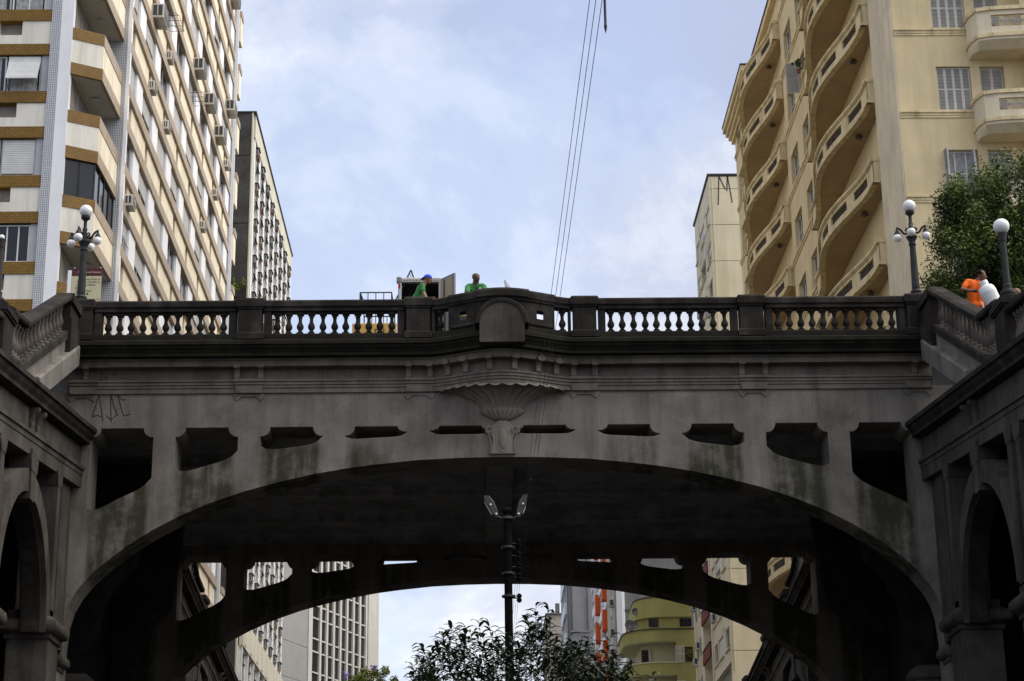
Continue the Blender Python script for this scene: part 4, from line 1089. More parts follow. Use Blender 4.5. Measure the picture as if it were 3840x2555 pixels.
# wavy balconies
def balcony_path(yc, half=6.55, n=56):
    P = []
    for i in range(n+1):
        t = -1+2*i/n; e = .28+.75*(.5+.5*math.cos(math.pi*min(1, abs(t)*1.12)))**.85
        P.append((yc-half*t, e))       # runs from far to near seen from the street
    return P
def wavy(yc, k, last=False):
    z = zs+DP*k; P = balcony_path(yc); F = FD2; n = len(P)-1
    pts = [(UY(yc+6.55)+0, 0.0)]
    def strip(o0, o1, z0, z1, m, nm, skip=None, smooth=False):
        mb = MB(); open_ = False
        for i in range(n+1):
            if i == n or (skip and skip(i)):
                if mb.v: part(nm, mb, m, D); mb = MB()
                continue
            (ya, ea), (yb, eb) = P[i], P[i+1]
            q = [F.w(UY(ya), -(ea+o0), 0), F.w(UY(yb), -(eb+o0), 0), F.w(UY(yb), -(eb+o1), 0), F.w(UY(ya), -(ea+o1), 0)]
            mb.hexa([(p.x, p.y, z0) for p in q]+[(p.x, p.y, z1) for p in q])
    hole = lambda i: any(a <= i < b for a, b in ((5, 12), (15, 23), (25, 31), (33, 41), (44, 51)))
    strip(-.16, .0, z+.1, z+.32, YEL_TRIM, 'balcony_parapet'); strip(-.16, .0, z+.32, z+.7, YEL_TRIM, 'balcony_parapet', hole); strip(-.16, .0, z+.7, z+.84, YEL_TRIM, 'balcony_parapet')
    strip(-.2, .05, z+.84, z+.9, YEL_TRIM, 'balcony_coping'); strip(-.2, .085, z+.9, z+1.0, YEL_TRIM, 'balcony_coping')
    strip(-.16, .07, z-.02, z+.05, YEL_TRIM, 'balcony_moulding'); strip(-.16, .04, z+.05, z+.1, YEL_TRIM, 'balcony_moulding')
    mb = MB(); a = [F.w(UY(y), -e+.14, 0) for y, e in P]; b = [F.w(UY(y), .6, 0) for y, e in P]
    mb.loft([[(p.x, p.y, zz) for p in a]+[(p.x, p.y, zz) for p in b[::-1]] for zz in (z+.0, z+.15)]); part('balcony_slab', mb, OCHRE_SHADE, D)
    for yy, e in (P[0], P[-1]):       # short straight returns to the wall
        s_ = 1 if yy == P[0][0] else -1
        u0, u1 = sorted((UY(yy), UY(yy)+.16*s_)); pbox('balcony_return', YEL_TRIM, D, F, u0, u1, -e, .3, z+.1, z+.84); pbox('balcony_return', YEL_TRIM, D, F, u0-.03, u1+.03, -e-.06, .3, z+.842, z+1.0)
        pbox('balcony_return', YEL_TRIM, D, F, u0-.02, u1+.02, -e-.05, .3, z-.02, z+.098)
    for a_, b_ in ((5, 12), (15, 23), (25, 31), (33, 41), (44, 51)):      # ironwork in the parapet openings
        mb = MB()
        for i in range(a_, b_):
            (ya, ea), (yb, eb) = P[i], P[i+1]
            A0, A1 = F.w(UY(ya), -ea+.08, z+.33), F.w(UY(yb), -eb+.08, z+.69); mb.tube(A0, A1, .022, n=4)
            B0, B1 = F.w(UY(ya), -ea+.08, z+.69), F.w(UY(yb), -eb+.08, z+.33); mb.tube(B0, B1, .022, n=4)
            mb.tube(F.w(UY(ya), -ea+.08, z+.33), F.w(UY(ya), -ea+.08, z+.69), .016, n=4)
            mb.tube(F.w(UY(ya), -ea+.08, z+.51), F.w(UY(yb), -eb+.08, z+.51), .03, n=4)
        part('balcony_grille', mb, IRON, D)
for yc in (74.2, 94.45):
    for k in range(0, 11):
        if zs+DP*k > 48.5 or zs+DP*k < 19: continue
        wavy(yc, k)
    # recessed wall behind the stack
    FR = Face(XD+.6, 105.0, -90)
    pbox('recessed_wall', OCHRE_SHADE, D, FR, UY(yc+6.55), UY(yc-6.55), .0, .28, .02, 49.9)
    for k in range(0, 10):
        z = zs+DP*k+.15
        if z < 19: continue
        for q in (-3.5, 2.0): window(FR, D, UY(yc)+q, z+.02, 1.7, 2.3, -.05, 4, 1, WHITE_FRAME)
        mb = MB().lathe([(.12, -.16), (.16, -.1), (.05, 0)], tuple(FR.w(UY(yc)+3.6, -.7, z-.16+DP*0)), 10); part('ceiling_lamp', mb, IRON, D)
# roof cornice following the wavy fronts
mb = MB(); Pc = [(105.6, .62), (97.3, .62), (96.9, .0)]
for o0, z0, z1 in ((.45, 48.75, 49.0), (.3, 49.0, 49.25), (.15, 49.25, 49.5), (0, 49.5, 49.85)):
    q = [FD2.w(UY(105.6-o0*.5), .5, 0), FD2.w(UY(97.2), .5, 0), FD2.w(UY(97.2), -.62+o0, 0), FD2.w(UY(105.6-o0*.5), -.62+o0, 0)]
    mb.hexa([(p.x, p.y, z0) for p in q]+[(p.x, p.y, z1) for p in q])
part('roof_cornice', mb, YEL, D)
pbox('roof_coping', BLACK_METAL, D, FD2, UY(105.65), UY(97.15), -.66, .5, 49.86, 49.93)
pbox('roof_parapet', YEL, D, FD2, UY(97.1), UY(64.0), .02, .6, 49.91, 50.25); pbox('roof_coping', BLACK_METAL, D, FD2, UY(97.1), UY(63.95), -.04, .65, 50.26, 50.32)
ac_unit(FD2, D, UY(104.6), zs+DP*4+1.75, .7, .75, .55)

# ---- E: blank-ended cream block with a painted M
CREAM_E = mat('weathered_cream_render', (.66, .60, .44), .9, .08, .5, streak=(.40, .37, .26), sfac=.55, sx=.9, blotch=(.74, .68, .52), bfac=.6, bsc=.45)
E_ = thing('blank_ended_block', 'weathered cream block with a large letter M painted on its blank end wall', 'apartment block', (22, 122, 0))
YE = 117.8
mb = MB(); mb.box(14.9, 30, YE+.3, 126.4, .01, 51.7); part('core_wall', mb, RECESS, E_)
zz = .02
for z1 in [2.5*i+1.23 for i in range(5, 21)]+[52.1]:
    mb = MB(); mb.box(14.6, 30, YE, YE+.29, zz, z1-.04); part('end_wall_panel', mb, CREAM_E, E_); zz = z1
mb = MB(); mb.box(14.5, 30, YE-.06, 126.7, 52.1, 52.25); part('roof_coping', mb, BLACK_METAL, E_)
mb = MB(); mb.tube((14.78, YE-.05, 20), (14.78, YE-.05, 52), .035, n=6); part('down_pipe', mb, CREAM_E, E_)
mb = MB(); zq = 52.05
def stroke(a, b, w=.09):
    mb.hexa([(a[0]-w, YE-.012, a[1]), (a[0]+w, YE-.012, a[1]), (a[0]+w, YE-.004, a[1]), (a[0]-w, YE-.004, a[1]), (b[0]-w, YE-.012, b[1]), (b[0]+w, YE-.012, b[1]), (b[0]+w, YE-.004, b[1]), (b[0]-w, YE-.004, b[1])])
for i in range(14):      # worn brush strokes: short dabs along each leg
    f, g = i/14, (i+.82)/14
    stroke((15.27-.13*f, zq-2.0*f), (15.27-.13*g, zq-2.0*g), .04)
    stroke((15.84+.22*f, zq-1.85*f), (15.84+.22*g, zq-1.85*g), .04)
    if i < 12:
        stroke((15.29+.42*f, zq-1.05*f), (15.29+.42*g, zq-1.05*g), .045); stroke((15.82-.09*f, zq-1.2*f), (15.82-.09*g, zq-1.2*g), .04)
part('painted_letter', mb, INK, E_)
FE2 = Face(14.6, 126.5, -90)
pbox('wall', CREAM_E, E_, FE2, .0, 8.4, 0, .3, 50.61, 52.09)
for k in range(12):
    z = 20.6+2.5*k
    for (a, b), (zb, zt) in (((.0, .5), (0, 2.5)), ((2.2, 2.6), (0, 2.5)), ((5.2, 6.3), (0, 2.5)), ((8.2, 8.4), (0, 2.5)), ((.5, 2.2), (0, .9)), ((2.6, 5.2), (0, .9)), ((6.3, 8.2), (0, .9)), ((.5, 8.2), (2.2, 2.5))):
        pbox('wall', CREAM_E, E_, FE2, a, b-.001, 0, .3, z+zb+.001, z+zt-.001)
    for a, b in ((.5, 2.2), (2.6, 5.2), (6.3, 8.2)):
        window(FE2, E_, a+.02, z+.92, b-a-.04, 1.26, .1, 2, 1, ALU, blind=(0, .5, .98)[(k+int(a)) % 3])
        pbox('sill', CREAM_E, E_, FE2, a-.1, b+.1, -.12, 0, z+.8, z+.88)
for u, z in ((.9, 45.6), (1.5, 44.7), (2.2, 41.0), (6.0, 43.2), (3.4, 38.2), (1.0, 24.2)): ac_unit(FE2, E_, u, z, .8, .55, .28)
for u, z in ((6.6, 47.2), (2.8, 47.9)): 
    mb = MB()
    for i in range(7): mb.box(i*.25, i*.25+.03, -.18, -.15, 0, 1.5)
    for i in range(5): mb.box(0, 1.55, -.18, -.15, i*.36, i*.36+.03)
    put('window_grille', mb.mesh('window_grille', WHITE_FRAME), E_, FE2.w(u, 0, z), FE2.r)
for i, x in enumerate((14.9, 18)):
    mb = MB().tube((x, 121+i, 52.2), (x, 121+i, 53.6), .02, n=5); part('aerial', mb, BLACK_METAL, E_)

# ---- F: narrow block with dark red balconies
F_ = thing('red_balcony_block', 'narrow cream block with dark red balcony fronts, seen through the arch at right', 'apartment block', (20, 131, 0))
RED = mat('oxblood_paint', (.16, .035, .03), .8, .1, 1)
mb = MB(); mb.box(15.2, 30, 126.9, 136.9, .01, 40); part('core_wall', mb, CREAM_E, F_)
FF = Face(14.6, 137.0, -90)
pbox('wall', CREAM_E, F_, FF, .0, 4.9, 0, .55, .02, 40); pbox('wall', CREAM_E, F_, FF, 9.4, 9.98, 0, .55, .02, 40)
for k in range(9):
    z = 17.2+2.66*k
    pbox('balcony_front', RED, F_, FF, 5.0, 9.35, -.12, .0, z, z+.42); pbox('balcony_front', RED, F_, FF, 5.0, 9.35, -.1, .0, z+.45, z+.85)
    pbox('balcony_slab', CREAM_E, F_, FF, 4.95, 9.38, .0, .59, z+.0, z+.12); pbox('balcony_rail', BLACK_METAL, F_, FF, 5.0, 9.35, -.14, .0, z+.88, z+.94)
    for u, w in ((1.0, .9), (3.0, .7)): window(FF, F_, u, z+1.0, w, 1.3, -.04, 1, 2, ALU)
    window(FF, F_, 6.0, z+.95, 1.6, 1.5, .48, 2, 1, WHITE_FRAME)
for u, z in ((.5, 27.0), (2.2, 24.0), (.4, 23.2), (2.4, 21.2)): ac_unit(FF, F_, u, z, .7, .55, .3)

# ---- G: rounded olive-yellow house
OLIVE = mat('olive_yellow_render', (.36, .33, .12), .9, .08, .6, streak=(.24, .22, .08), sfac=.5, sx=1.0)
PALE_OLIVE = mat('pale_olive_render', (.52, .49, .34), .9, .06, .6)
TANSHUT = mat('tan_shutter', (.44, .34, .25), .8, .1, 1)
G = thing('rounded_olive_house', 'olive yellow house with rounded corner balcony and shutters, seen through the arch', 'house', (12, 141, 0))
YG = 137.2
def rpath(x0, r, x1, off=0.0, n=14):
    """plan from the right, along the front, round the corner and up the street side"""
    P = [(x1, YG-off)]+[(x0+r-(r+off)*math.sin(math.pi/2*i/n), YG+r-(r+off)*math.cos(math.pi/2*i/n)) for i in range(n+1)]+[(x0-off, YG+7)]
    return P
def gband(nm, m, z0, z1, off=0.0, x0=9.7, r=2.6, x1=14.55, solid=True, th=.2):
    P = rpath(x0, r, x1, off); I = rpath(x0, r, x1, off-th); mb = MB()
    if solid:
        poly = P+[(x1, YG+7)]; mb.loft([[(x, y, z0) for x, y in poly], [(x, y, z1) for x, y in poly]])
    else:
        for i in range(len(P)-1):
            q = [P[i], P[i+1], I[i+1], I[i]]; mb.hexa([(x, y, z0) for x, y in q]+[(x, y, z1) for x, y in q])
    return part(nm, mb, m, G)
for zb, zt in ((15.5, 17.9), (20.25, 20.3), (22.8, 23.6), (25.12, 26.0)):
    pass
gband('wall', PALE_OLIVE, .02, 27.0, -1.2, 9.7, 2.6, 13.28); 
mb = MB(); mb.box(13.27, 14.57, YG, YG+7, .02, 26.0); part('wall', mb, OLIVE, G)
for z0, z1 in ((17.9, 18.7), (20.3, 21.25), (22.8, 23.62), (25.14, 25.95)):
    gband('balcony_parapet', OLIVE, z0, z1, 0, x1=13.268, solid=(z0 > 25 or z0 < 18))
    gband('balcony_coping', PALE_OLIVE, z1, z1+.09, .06, x1=13.27, solid=False); gband('balcony_slab', PALE_OLIVE, z0-.05 if z0 < 25 else 25.1, z0+.1 if z0 < 25 else 25.13, -.03, x1=13.26)
gband('roof_coping', BLACK_METAL, 25.96, 26.03, .1, x1=14.56)
# set-back top storey
gband('top_storey_wall', OLIVE, 26.04, 26.95, -.8, 9.9, 2.6, 14.5); gband('top_storey_eave', OLIVE, 26.95, 27.05, -.55, 9.9, 2.6, 14.5)
gband('top_storey_wall', OLIVE, 27.05, 28.4, -.65, 9.9, 3.0, 14.5); gband('roof_coping', BLACK_METAL, 28.4, 28.47, -.6, 9.9, 3.0, 14.5)
FG = Face(9.7, YG, 0)
for u, w in ((1.75, .66), (3.95, .85)): window(FG, G, u, 26.3, w, .56, .74, 3, 2, BLACK_METAL)
for z in (18.85, 21.3, 23.72):
    window(FG, G, 4.15, z-.05, .55, 1.05, -.03, 1, 4, BLACK_METAL)
    for i in range(2):
        o = pbox('shutter', SHUT, G, FG, 3.86-.36+.32*i, 3.86-.06+.32*i, -.05, -.005, z-.08, z+1.08)
        for zz in (z, z+.55): pbox('shutter_panel', TANSHUT, o, FG, 3.86-.32+.32*i, 3.86-.1+.32*i, -.06, -.04, zz, zz+.47)
    window(FG, G, 1.2, z-.1, .5, 1.1, 1.16, 1, 3, BLACK_METAL)
    pbox('shutter', SHUT, G, FG, 1.72, 1.84, 1.12, 1.18, z-.1, z+1.0)
ac_unit(Face(9.7, YG+4, -90), G, 1.2, 23.1, .5, .36, .3)

# ---- the far right group: grey wall, beige wall, orange-striped block, raw concrete block, pale block
GREYD = mat('dark_grey_render', (.15, .15, .155), .9, .15, .6, streak=(.09, .09, .09), sfac=.5, blotch=(.24, .24, .24), bfac=.35, bsc=.5)
BEIGE = mat('beige_render', (.44, .39, .32), .9, .06, .6, streak=(.33, .29, .23), sfac=.4)
RAWGREY = mat('raw_grey_concrete', (.40, .40, .41), .92, .14, .5, streak=(.2, .2, .2), sfac=.6, sx=.7, blotch=(.5, .5, .5), bfac=.4, bsc=.35)
ORANGE = mat('orange_paint', (.62, .10, .015), .7, .08, 1)
K1 = thing('dark_grey_block', 'dark grey rendered wall with a ledge behind the olive house', 'apartment block', (13, 153, 0))
mb = MB(); mb.box(10.72, 16, 150.0, 156, .01, 29.75).box(10.72, 16, 150.12, 156, 29.8, 40); part('wall', mb, GREYD, K1)
mb = MB(); mb.box(10.70, 16, 149.9, 150.1, 29.74, 29.82); part('ledge', mb, GREYD, K1)
mb = MB(); mb.box(10.5, 10.715, 149.95, 156, .01, 40); part('corner_trim', mb, WHITE, K1)
K2 = thing('beige_block', 'plain beige rendered wall with window boxes between the grey and striped blocks', 'apartment block', (12, 159, 0))
mb = MB(); mb.box(10.4, 16, 157.0, 166, .01, 26.3).box(10.42, 16, 157.05, 166, 26.4, 44); part('wall', mb, BEIGE, K2)
mb = MB(); mb.box(10.36, 16, 156.9, 157.1, 26.3, 26.4); part('ledge', mb, GREYD, K2)
FK = Face(10.4, 166, -90)
for z in (27.5, 29.1, 31.5): ac_unit(FK, K2, 7.6, z, .8, .6, .35)
for k in range(8): window(FK, K2, 5.0, 20+2.6*k, 1.6, 1.4, -.03, 2, 1, WHITE_FRAME, blind=.5)
S1 = thing('orange_striped_block', 'white block with bright orange balcony panels, seen through the arch beyond the tree', 'apartment block', (12, 180, 0))
mb = MB(); mb.box(11.0, 20, 168, 196, .01, 52); part('core_wall', mb, BEIGE, S1)
FSt = Face(11.0, 196, -90)
pbox('end_pier', WHITE, S1, FSt, 27.5, 28.0, -.25, .3, .01, 52)
for k in range(14):
    z = 18.5+2.7*k
    for j in range(7):
        u = .5+3.9*j
        window(FSt, S1, u, z+.9, 1.7, 1.4, -.05, 2, 1, WHITE_FRAME, blind=(0, .6, .98)[(j+k) % 3])
        pbox('wall_panel', WHITE, S1, FSt, u-.4, u+3.4, -.12, .0, z, z+.85)
        if j in (2, 5): pbox('orange_panel', ORANGE, S1, FSt, u+1.9, u+3.3, -.55 if j == 5 else -.45, .0, z+.3+(.9 if j == 2 else 0), z+2.1+(.9 if j == 2 else 0))
        elif j in (1, 4, 6): pbox('white_panel', WHITE, S1, FSt, u+2.0, u+3.2, -.28, .0, z+.6, z+2.5)
        if (j*2+k) % 5 == 0: ac_unit(FSt, S1, u+.3, z+.2, .9, .6, .4)
R1 = thing('raw_concrete_block', 'stained raw concrete block with a dark pipe on its corner, seen through the arch', 'apartment block', (10, 205, 0))
mb = MB(); mb.box(8.6, 12.5, 200.0, 215, .01, 37.0); part('wall', mb, RAWGREY, R1)
mb = MB(); mb.box(8.6, 12.5, 200.1, 215, 37.05, 60); part('wall', mb, RAWGREY, R1)
mb = MB(); mb.box(8.5, 10.9, 199.85, 200.1, 36.9, 37.08); part('ledge', mb, RAWGREY, R1)
for x in (9.0, 10.6): 
    mb = MB(); mb.box(x, x+.09, 199.98, 200.12, 37.08, 60); part('wall_joint', mb, GREYD, R1)
mb = MB().tube((8.68, 199.85, 5), (8.68, 199.85, 60), .12, n=8); part('drain_pipe', mb, GREYD, R1)
FR1 = Face(8.6, 215, -90)
for k in range(9): window(FR1, R1, 9.0, 22+3.1*k, 2.6, 1.6, -.1, 2, 1, WHITE_FRAME); pbox('balcony_box', WHITE, R1, FR1, 4.0, 14.0, -.22, 0, 20.4+3.1*k, 21.6+3.1*k)
R2 = thing('pale_low_block', 'pale block with a flat roof and small roof vent, far end of the street', 'apartment block', (8, 230, 0))
mb = MB(); mb.box(7.3, 14, 225, 238, .01, 43.4); part('wall', mb, BEIGE, R2)
mb = MB(); mb.box(7.2, 14, 224.8, 238, 43.4, 43.55); part('roof_coping', mb, GREYD, R2)
mb = MB(); mb.box(8.4, 8.9, 226, 226.6, 43.9, 44.9); mb.tube((8.65, 226.3, 43.5), (8.65, 226.3, 44), .06, n=6); part('roof_vent', mb, GREYD, R2)
def dish(x, y, z, r, yaw, label):
    t = thing('satellite_dish', label, 'satellite dish', (x, y, z), 'satellite dishes on the olive house')
    mb = MB(); rings = []
    for i in range(6):
        q = r*i/5+.002; rings.append([(q*math.cos(a), -.35*(q/r)**2*r*.6, q*math.sin(a)) for a in [2*math.pi*j/18 for j in range(18)]])
    mb.loft(rings, caps=False); put('reflector', mb.mesh('reflector', GREYD, True), t, (x, y, z+r*1.3), RAD(yaw))
    mb = MB().tube((0, 0, 0), (0, .02, r*1.3), .03, n=6).tube((0, 0, r*.4), (.0, -.55*r, r*.9), .02, n=5); part('mast', mb, GREY_PANEL, t, (x, y, z))
    mb = MB().cbox(-.07, .07, -.62*r, -.5*r, r*.85, r*.98, .01); part('feed_horn', mb, GREY_PANEL, t, (x, y, z))
dish(10.15, 138.6, 26.05, .37, 10, 'larger grey satellite dish standing on the parapet of the olive house')
dish(10.55, 138.2, 26.1, .24, -20, 'small grey satellite dish beside the larger one on the olive house')
dish(10.62, 139.2, 27.25, .27, 15, 'grey satellite dish fixed high beside the top storey of the olive house')
# ================================================================== LAMPS
LAMP_IRON = mat('painted_cast_iron', (.026, .027, .027), .6, .25, 3, streak=(.05, .032, .022), sfac=.4, spec=.2)
OPAL = mat('opal_glass', (.74, .74, .73), .12, .04, 2, spec=.6)
def fluted(mb, r0, r1, z0, z1, n=12):
    rings = []
    for z, r in ((z0, r0), (z1, r1)):
        rings.append([(r*(1 if i % 2 else .88)*math.cos(math.pi*i/n), r*(1 if i % 2 else .88)*math.sin(math.pi*i/n), z) for i in range(2*n)])
    mb.loft(rings); return mb
def lamp5(loc, rot, label):
    t = thing('street_lamp', label, 'lamp', loc, 'five-globe lamps on the parapet', RAD(rot)); W = loc; r = RAD(rot)
    P_ = lambda nm, mb, m=LAMP_IRON: put(nm, mb.mesh(nm, m, True, 40), t, W, r)
    P_('base', MB().lathe([(.17, 0), (.17, .03), (.12, .05), (.14, .09), (.13, .12), (.1, .14), (.095, .18), (.105, .2)], n=18))
    P_('shaft', fluted(MB(), .1, .075, .18, 1.32))
    P_('capital', MB().lathe([(.075, 1.3), (.095, 1.32), (.08, 1.35), (.085, 1.4), (.105, 1.46), (.13, 1.5), (.14, 1.53), (.1, 1.56), (.07, 1.58)], n=18))
    P_('neck', MB().lathe([(.07, 1.56), (.055, 1.62), (.05, 1.8), (.065, 1.86), (.045, 1.9), (.04, 2.06), (.06, 2.1), (.11, 2.14), (.115, 2.2), (.07, 2.21)], n=14))
    g = P_('globe', MB().ball((0, 0, 2.34), .158, n=22, m=14), OPAL)
    for k in range(4):
        a = math.pi/2*k; c, s_ = math.cos(a), math.sin(a)
        mb = MB(); pts = [(.04, 1.66), (.1, 1.63), (.16, 1.62), (.21, 1.66), (.24, 1.72), (.29, 1.77), (.335, 1.78), (.345, 1.74)]
        mb.path([(q*c, q*s_, z) for q, z in pts], .027, 7)
        mb.path([(q*c, q*s_, z) for q, z in ((.05, 1.74), (.11, 1.76), (.14, 1.72), (.12, 1.69), (.09, 1.7))], .02, 6)
        mb.ball((.345*c, .345*s_, 1.8), .022, n=8, m=5)
        arm = P_('arm', mb)
        cup = MB().lathe([(.02, 1.74), (.035, 1.72), (.05, 1.69), (.075, 1.63), (.08, 1.61), (.03, 1.61)], (.345*c, .345*s_, 0), 12)
        put('lamp_cup', cup.mesh('lamp_cup', LAMP_IRON, True), arm, W, r)
        gl = MB().ball((.345*c, .345*s_, 1.53), .105, n=18, m=12); put('globe', gl.mesh('globe', OPAL, True), arm, W, r)
    return t
lamp5((-10.12, BY, 17.63), -14, 'five-globe cast iron lamp on the left end of the parapet, before the cream tower')
lamp5((10.08, BY, 17.63), -14, 'five-globe cast iron lamp on the right end of the parapet, before the yellow building')
def lamp1(loc, label, gr=.165):
    t = thing('street_lamp', label, 'lamp', loc, 'single-globe lamps on the stair piers'); W = loc
    P_ = lambda nm, mb, m=LAMP_IRON: put(nm, mb.mesh(nm, m, True, 40), t, W)
    P_('base', MB().lathe([(.17, -.24), (.17, -.18), (.13, -.15), (.13, -.05), (.15, -.03), (.15, .02), (.1, .05), (.09, .12), (.1, .15), (.07, .18)], n=16))
    P_('shaft', fluted(MB(), .075, .062, .16, 1.12))
    P_('capital', MB().lathe([(.06, 1.1), (.075, 1.13), (.07, 1.18), (.09, 1.24), (.1, 1.3), (.06, 1.31)], n=16))
    P_('globe', MB().ball((0, 0, 1.29+gr), gr, n=22, m=14), OPAL)
lamp1((10.23, 37.6, 15.1), 'single-globe lamp on the right stair pier, in front of the green tree')
lamp1((-10.28, 37.6, 15.1), 'lamp post with only a small white bulb, cut by the left edge of the picture', .06)
lamp1(tuple(lampBL), 'single-globe lamp seen through the arch on the left')
lamp1(tuple(lampBR), 'single-globe lamp seen through the arch on the right')

# ================================================================== PEDESTRIAN SIGN
SIGN_CREAM = mat('sign_cream', (.50, .47, .30), .6, .04, 2); SIGN_RED = mat('sign_maroon', (.075, .015, .02), .6, .05, 2)
TXT_DARK = mat('sign_text_dark', (.05, .045, .035), .7, .02); TXT_PALE = mat('sign_text_pale', (.6, .55, .45), .7, .02)
sg = thing('pedestrian_sign', 'cream pedestrian direction sign with maroon header, half hidden behind the left lamp', 'sign', (-10.4, 46.6, 16.7))
mb = MB(); mb.box(-10.76, -10.02, 46.6, 46.63, 18.34, 18.95); part('panel', mb, SIGN_CREAM, sg)
mb = MB(); mb.box(-10.76, -10.02, 46.598, 46.632, 18.952, 19.16); part('header', mb, SIGN_RED, sg)
for x in (-10.72, -10.06):
    mb = MB().tube((x, 46.66, 16.7), (x, 46.66, 19.2), .025, n=8); part('post', mb, GREY_PANEL, sg)
mb = MB(); mb.box(-10.86, -10.77, 46.58, 46.62, 18.1, 19.1); part('side_panel', mb, WHITE, sg)
def text(body, size, x, z, y, m, parent, align='RIGHT', name='lettering'):
    cu = bpy.data.curves.new('txt', 'FONT'); cu.body = body; cu.size = size; cu.align_x = align; cu.extrude = .001
    ob = bpy.data.objects.new('txt', cu); col.objects.link(ob); dg = bpy.context.evaluated_depsgraph_get(); dg.update()
    me = bpy.data.meshes.new_from_object(ob.evaluated_get(dg)); bpy.data.objects.remove(ob); bpy.data.curves.remove(cu)
    me.transform(Matrix.Rotation(RAD(90), 4, 'X')); me.materials.clear(); me.materials.append(m)
    return put(name, me, parent, (x, y, z))
text('Caminho de Pedestre', .066, -10.035, 19.03, 46.595, TXT_PALE, sg)
for i, (b_, xr) in enumerate((('Santa Casa', -10.13), ('Praça do Portão', -10.13), ('Praça da Matriz', -10.16), ('Esquina', -10.43), ('Democrática', -10.25), ('Mercado', -10.40))):
    text(b_, .075, xr, 18.845-.078*i, 46.597, TXT_DARK, sg)
mb = MB()
for z in (18.865, 18.787): mb.box(-10.105, -10.065, 46.594, 46.599, z-.005, z+.005).loft([[(-10.07, y, z-.018), (-10.045, y, z), (-10.07, y, z+.018)] for y in (46.594, 46.599)])
mb.box(-10.37, -10.325, 46.594, 46.599, 18.45, 18.495)
part('arrows', mb, TXT_DARK, sg)
mb = MB(); mb.loft([[(-10.4, y, 18.41), (-10.36, y, 18.41), (-10.38, y, 18.38)] for y in (46.594, 46.599)]); part('arrows', mb, TXT_DARK, sg)

# ================================================================== POLE, LANTERNS, WIRES
WOOD = mat('dark_pole', (.006, .0055, .005), .95, .3, 4, spec=.05, streak=(.006, .006, .006), sfac=.5)  # near-black tone puts the shade of the bridge into the pole's colour
LANT = mat('lantern_aluminium', (.05, .05, .048), .6, .1, 4)
pole = thing('utility_pole', 'dark utility pole with two splayed street lanterns under the arch', 'pole', (-.02, 38, 0))
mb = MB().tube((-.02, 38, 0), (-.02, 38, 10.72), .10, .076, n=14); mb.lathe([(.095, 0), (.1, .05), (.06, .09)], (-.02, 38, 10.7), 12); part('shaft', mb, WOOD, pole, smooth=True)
for z in (10.56, 9.97, 9.45, 9.0):
    mb = MB().lathe([(.11, 0), (.115, .02), (.11, .05)], (-.02, 38, z), 14); mb.box(-.15, -.11, 37.97, 38.03, z, z+.05).box(.07, .12, 37.97, 38.03, z, z+.05); part('clamp', mb, LANT if z > 10 else BLACK_METAL, pole)
def lantern(sx, tilt):
    # shallow bowl lantern pointing up and outwards
    root = MB().tube((0, 0, 0), (sx*.12, 0, .02), .022, n=6)
    a = put('bracket_arm', root.mesh('bracket_arm', LANT), pole, (-.02+sx*.09, 38, 10.59))
    # outline of the tray: blunt nose, straight lower edge
    o_ = [(0, 0), (.1, -.035), (.4, -.03), (.5, -.005), (.5, .03), (.45, .1), (.3, .125), (.08, .085), (0, .05)]
    mb = MB(); R_ = Matrix.Rotation(-sx*RAD(tilt), 3, 'Y')
    pts = lambda y, k: [tuple(R_ @ Vector((sx*u, y, .05+(v-.05)*k))) for u, v in o_]
    mb.loft([pts(-.1, .8), pts(-.085, 1), pts(.085, 1), pts(.1, .8)])
    h = put('lantern_housing', mb.mesh('lantern_housing', LANT), a, (-.02+sx*.22, 38, 10.58))
    mb = MB(); q = [(.12, -.045), (.4, -.04), (.4, -.03), (.12, -.03)]
    mb.loft([[tuple(R_ @ Vector((sx*u, y, v))) for u, v in q] for y in (-.06, .06)]); put('lens', mb.mesh('lens', OPAL), h, (-.02+sx*.22, 38, 10.58))
    for u in (.06, .28):
        mb = MB().ball(tuple(R_ @ Vector((sx*u, -.11, .03))), .022, n=8, m=5); put('clip', mb.mesh('clip', WHITE, True), h, (-.02+sx*.22, 38, 10.58))
lantern(-1, 60); lantern(1, 66)
for z in (10.08, 9.83, 9.61, 9.41, 8.99):
    mb = MB().tube((.05, 38, z), (.2, 38, z), .012, n=5); ins = MB().lathe([(.02, -.09), (.05, -.06), (.055, -.03), (.03, 0), (.055, .03), (.05, .06), (.02, .09)], (.19, 38, z), 10)
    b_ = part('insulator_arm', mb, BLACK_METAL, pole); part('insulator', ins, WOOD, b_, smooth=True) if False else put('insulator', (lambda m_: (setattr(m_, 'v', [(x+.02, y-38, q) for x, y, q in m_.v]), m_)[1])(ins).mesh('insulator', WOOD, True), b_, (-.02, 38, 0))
def wire(name, label, pts, r, m, cat='wire', group='overhead wires'):
    mb = MB().path(pts, r, 6); o = put(name, mb.mesh(name, m, True)); tag(o, label, cat, group); return o
WIRE = mat('weathered_cable', (.09, .09, .11), .8, .1, spec=.1)
ext = lambda a, b, k: tuple(a[i]+(b[i]-a[i])*k for i in range(3))
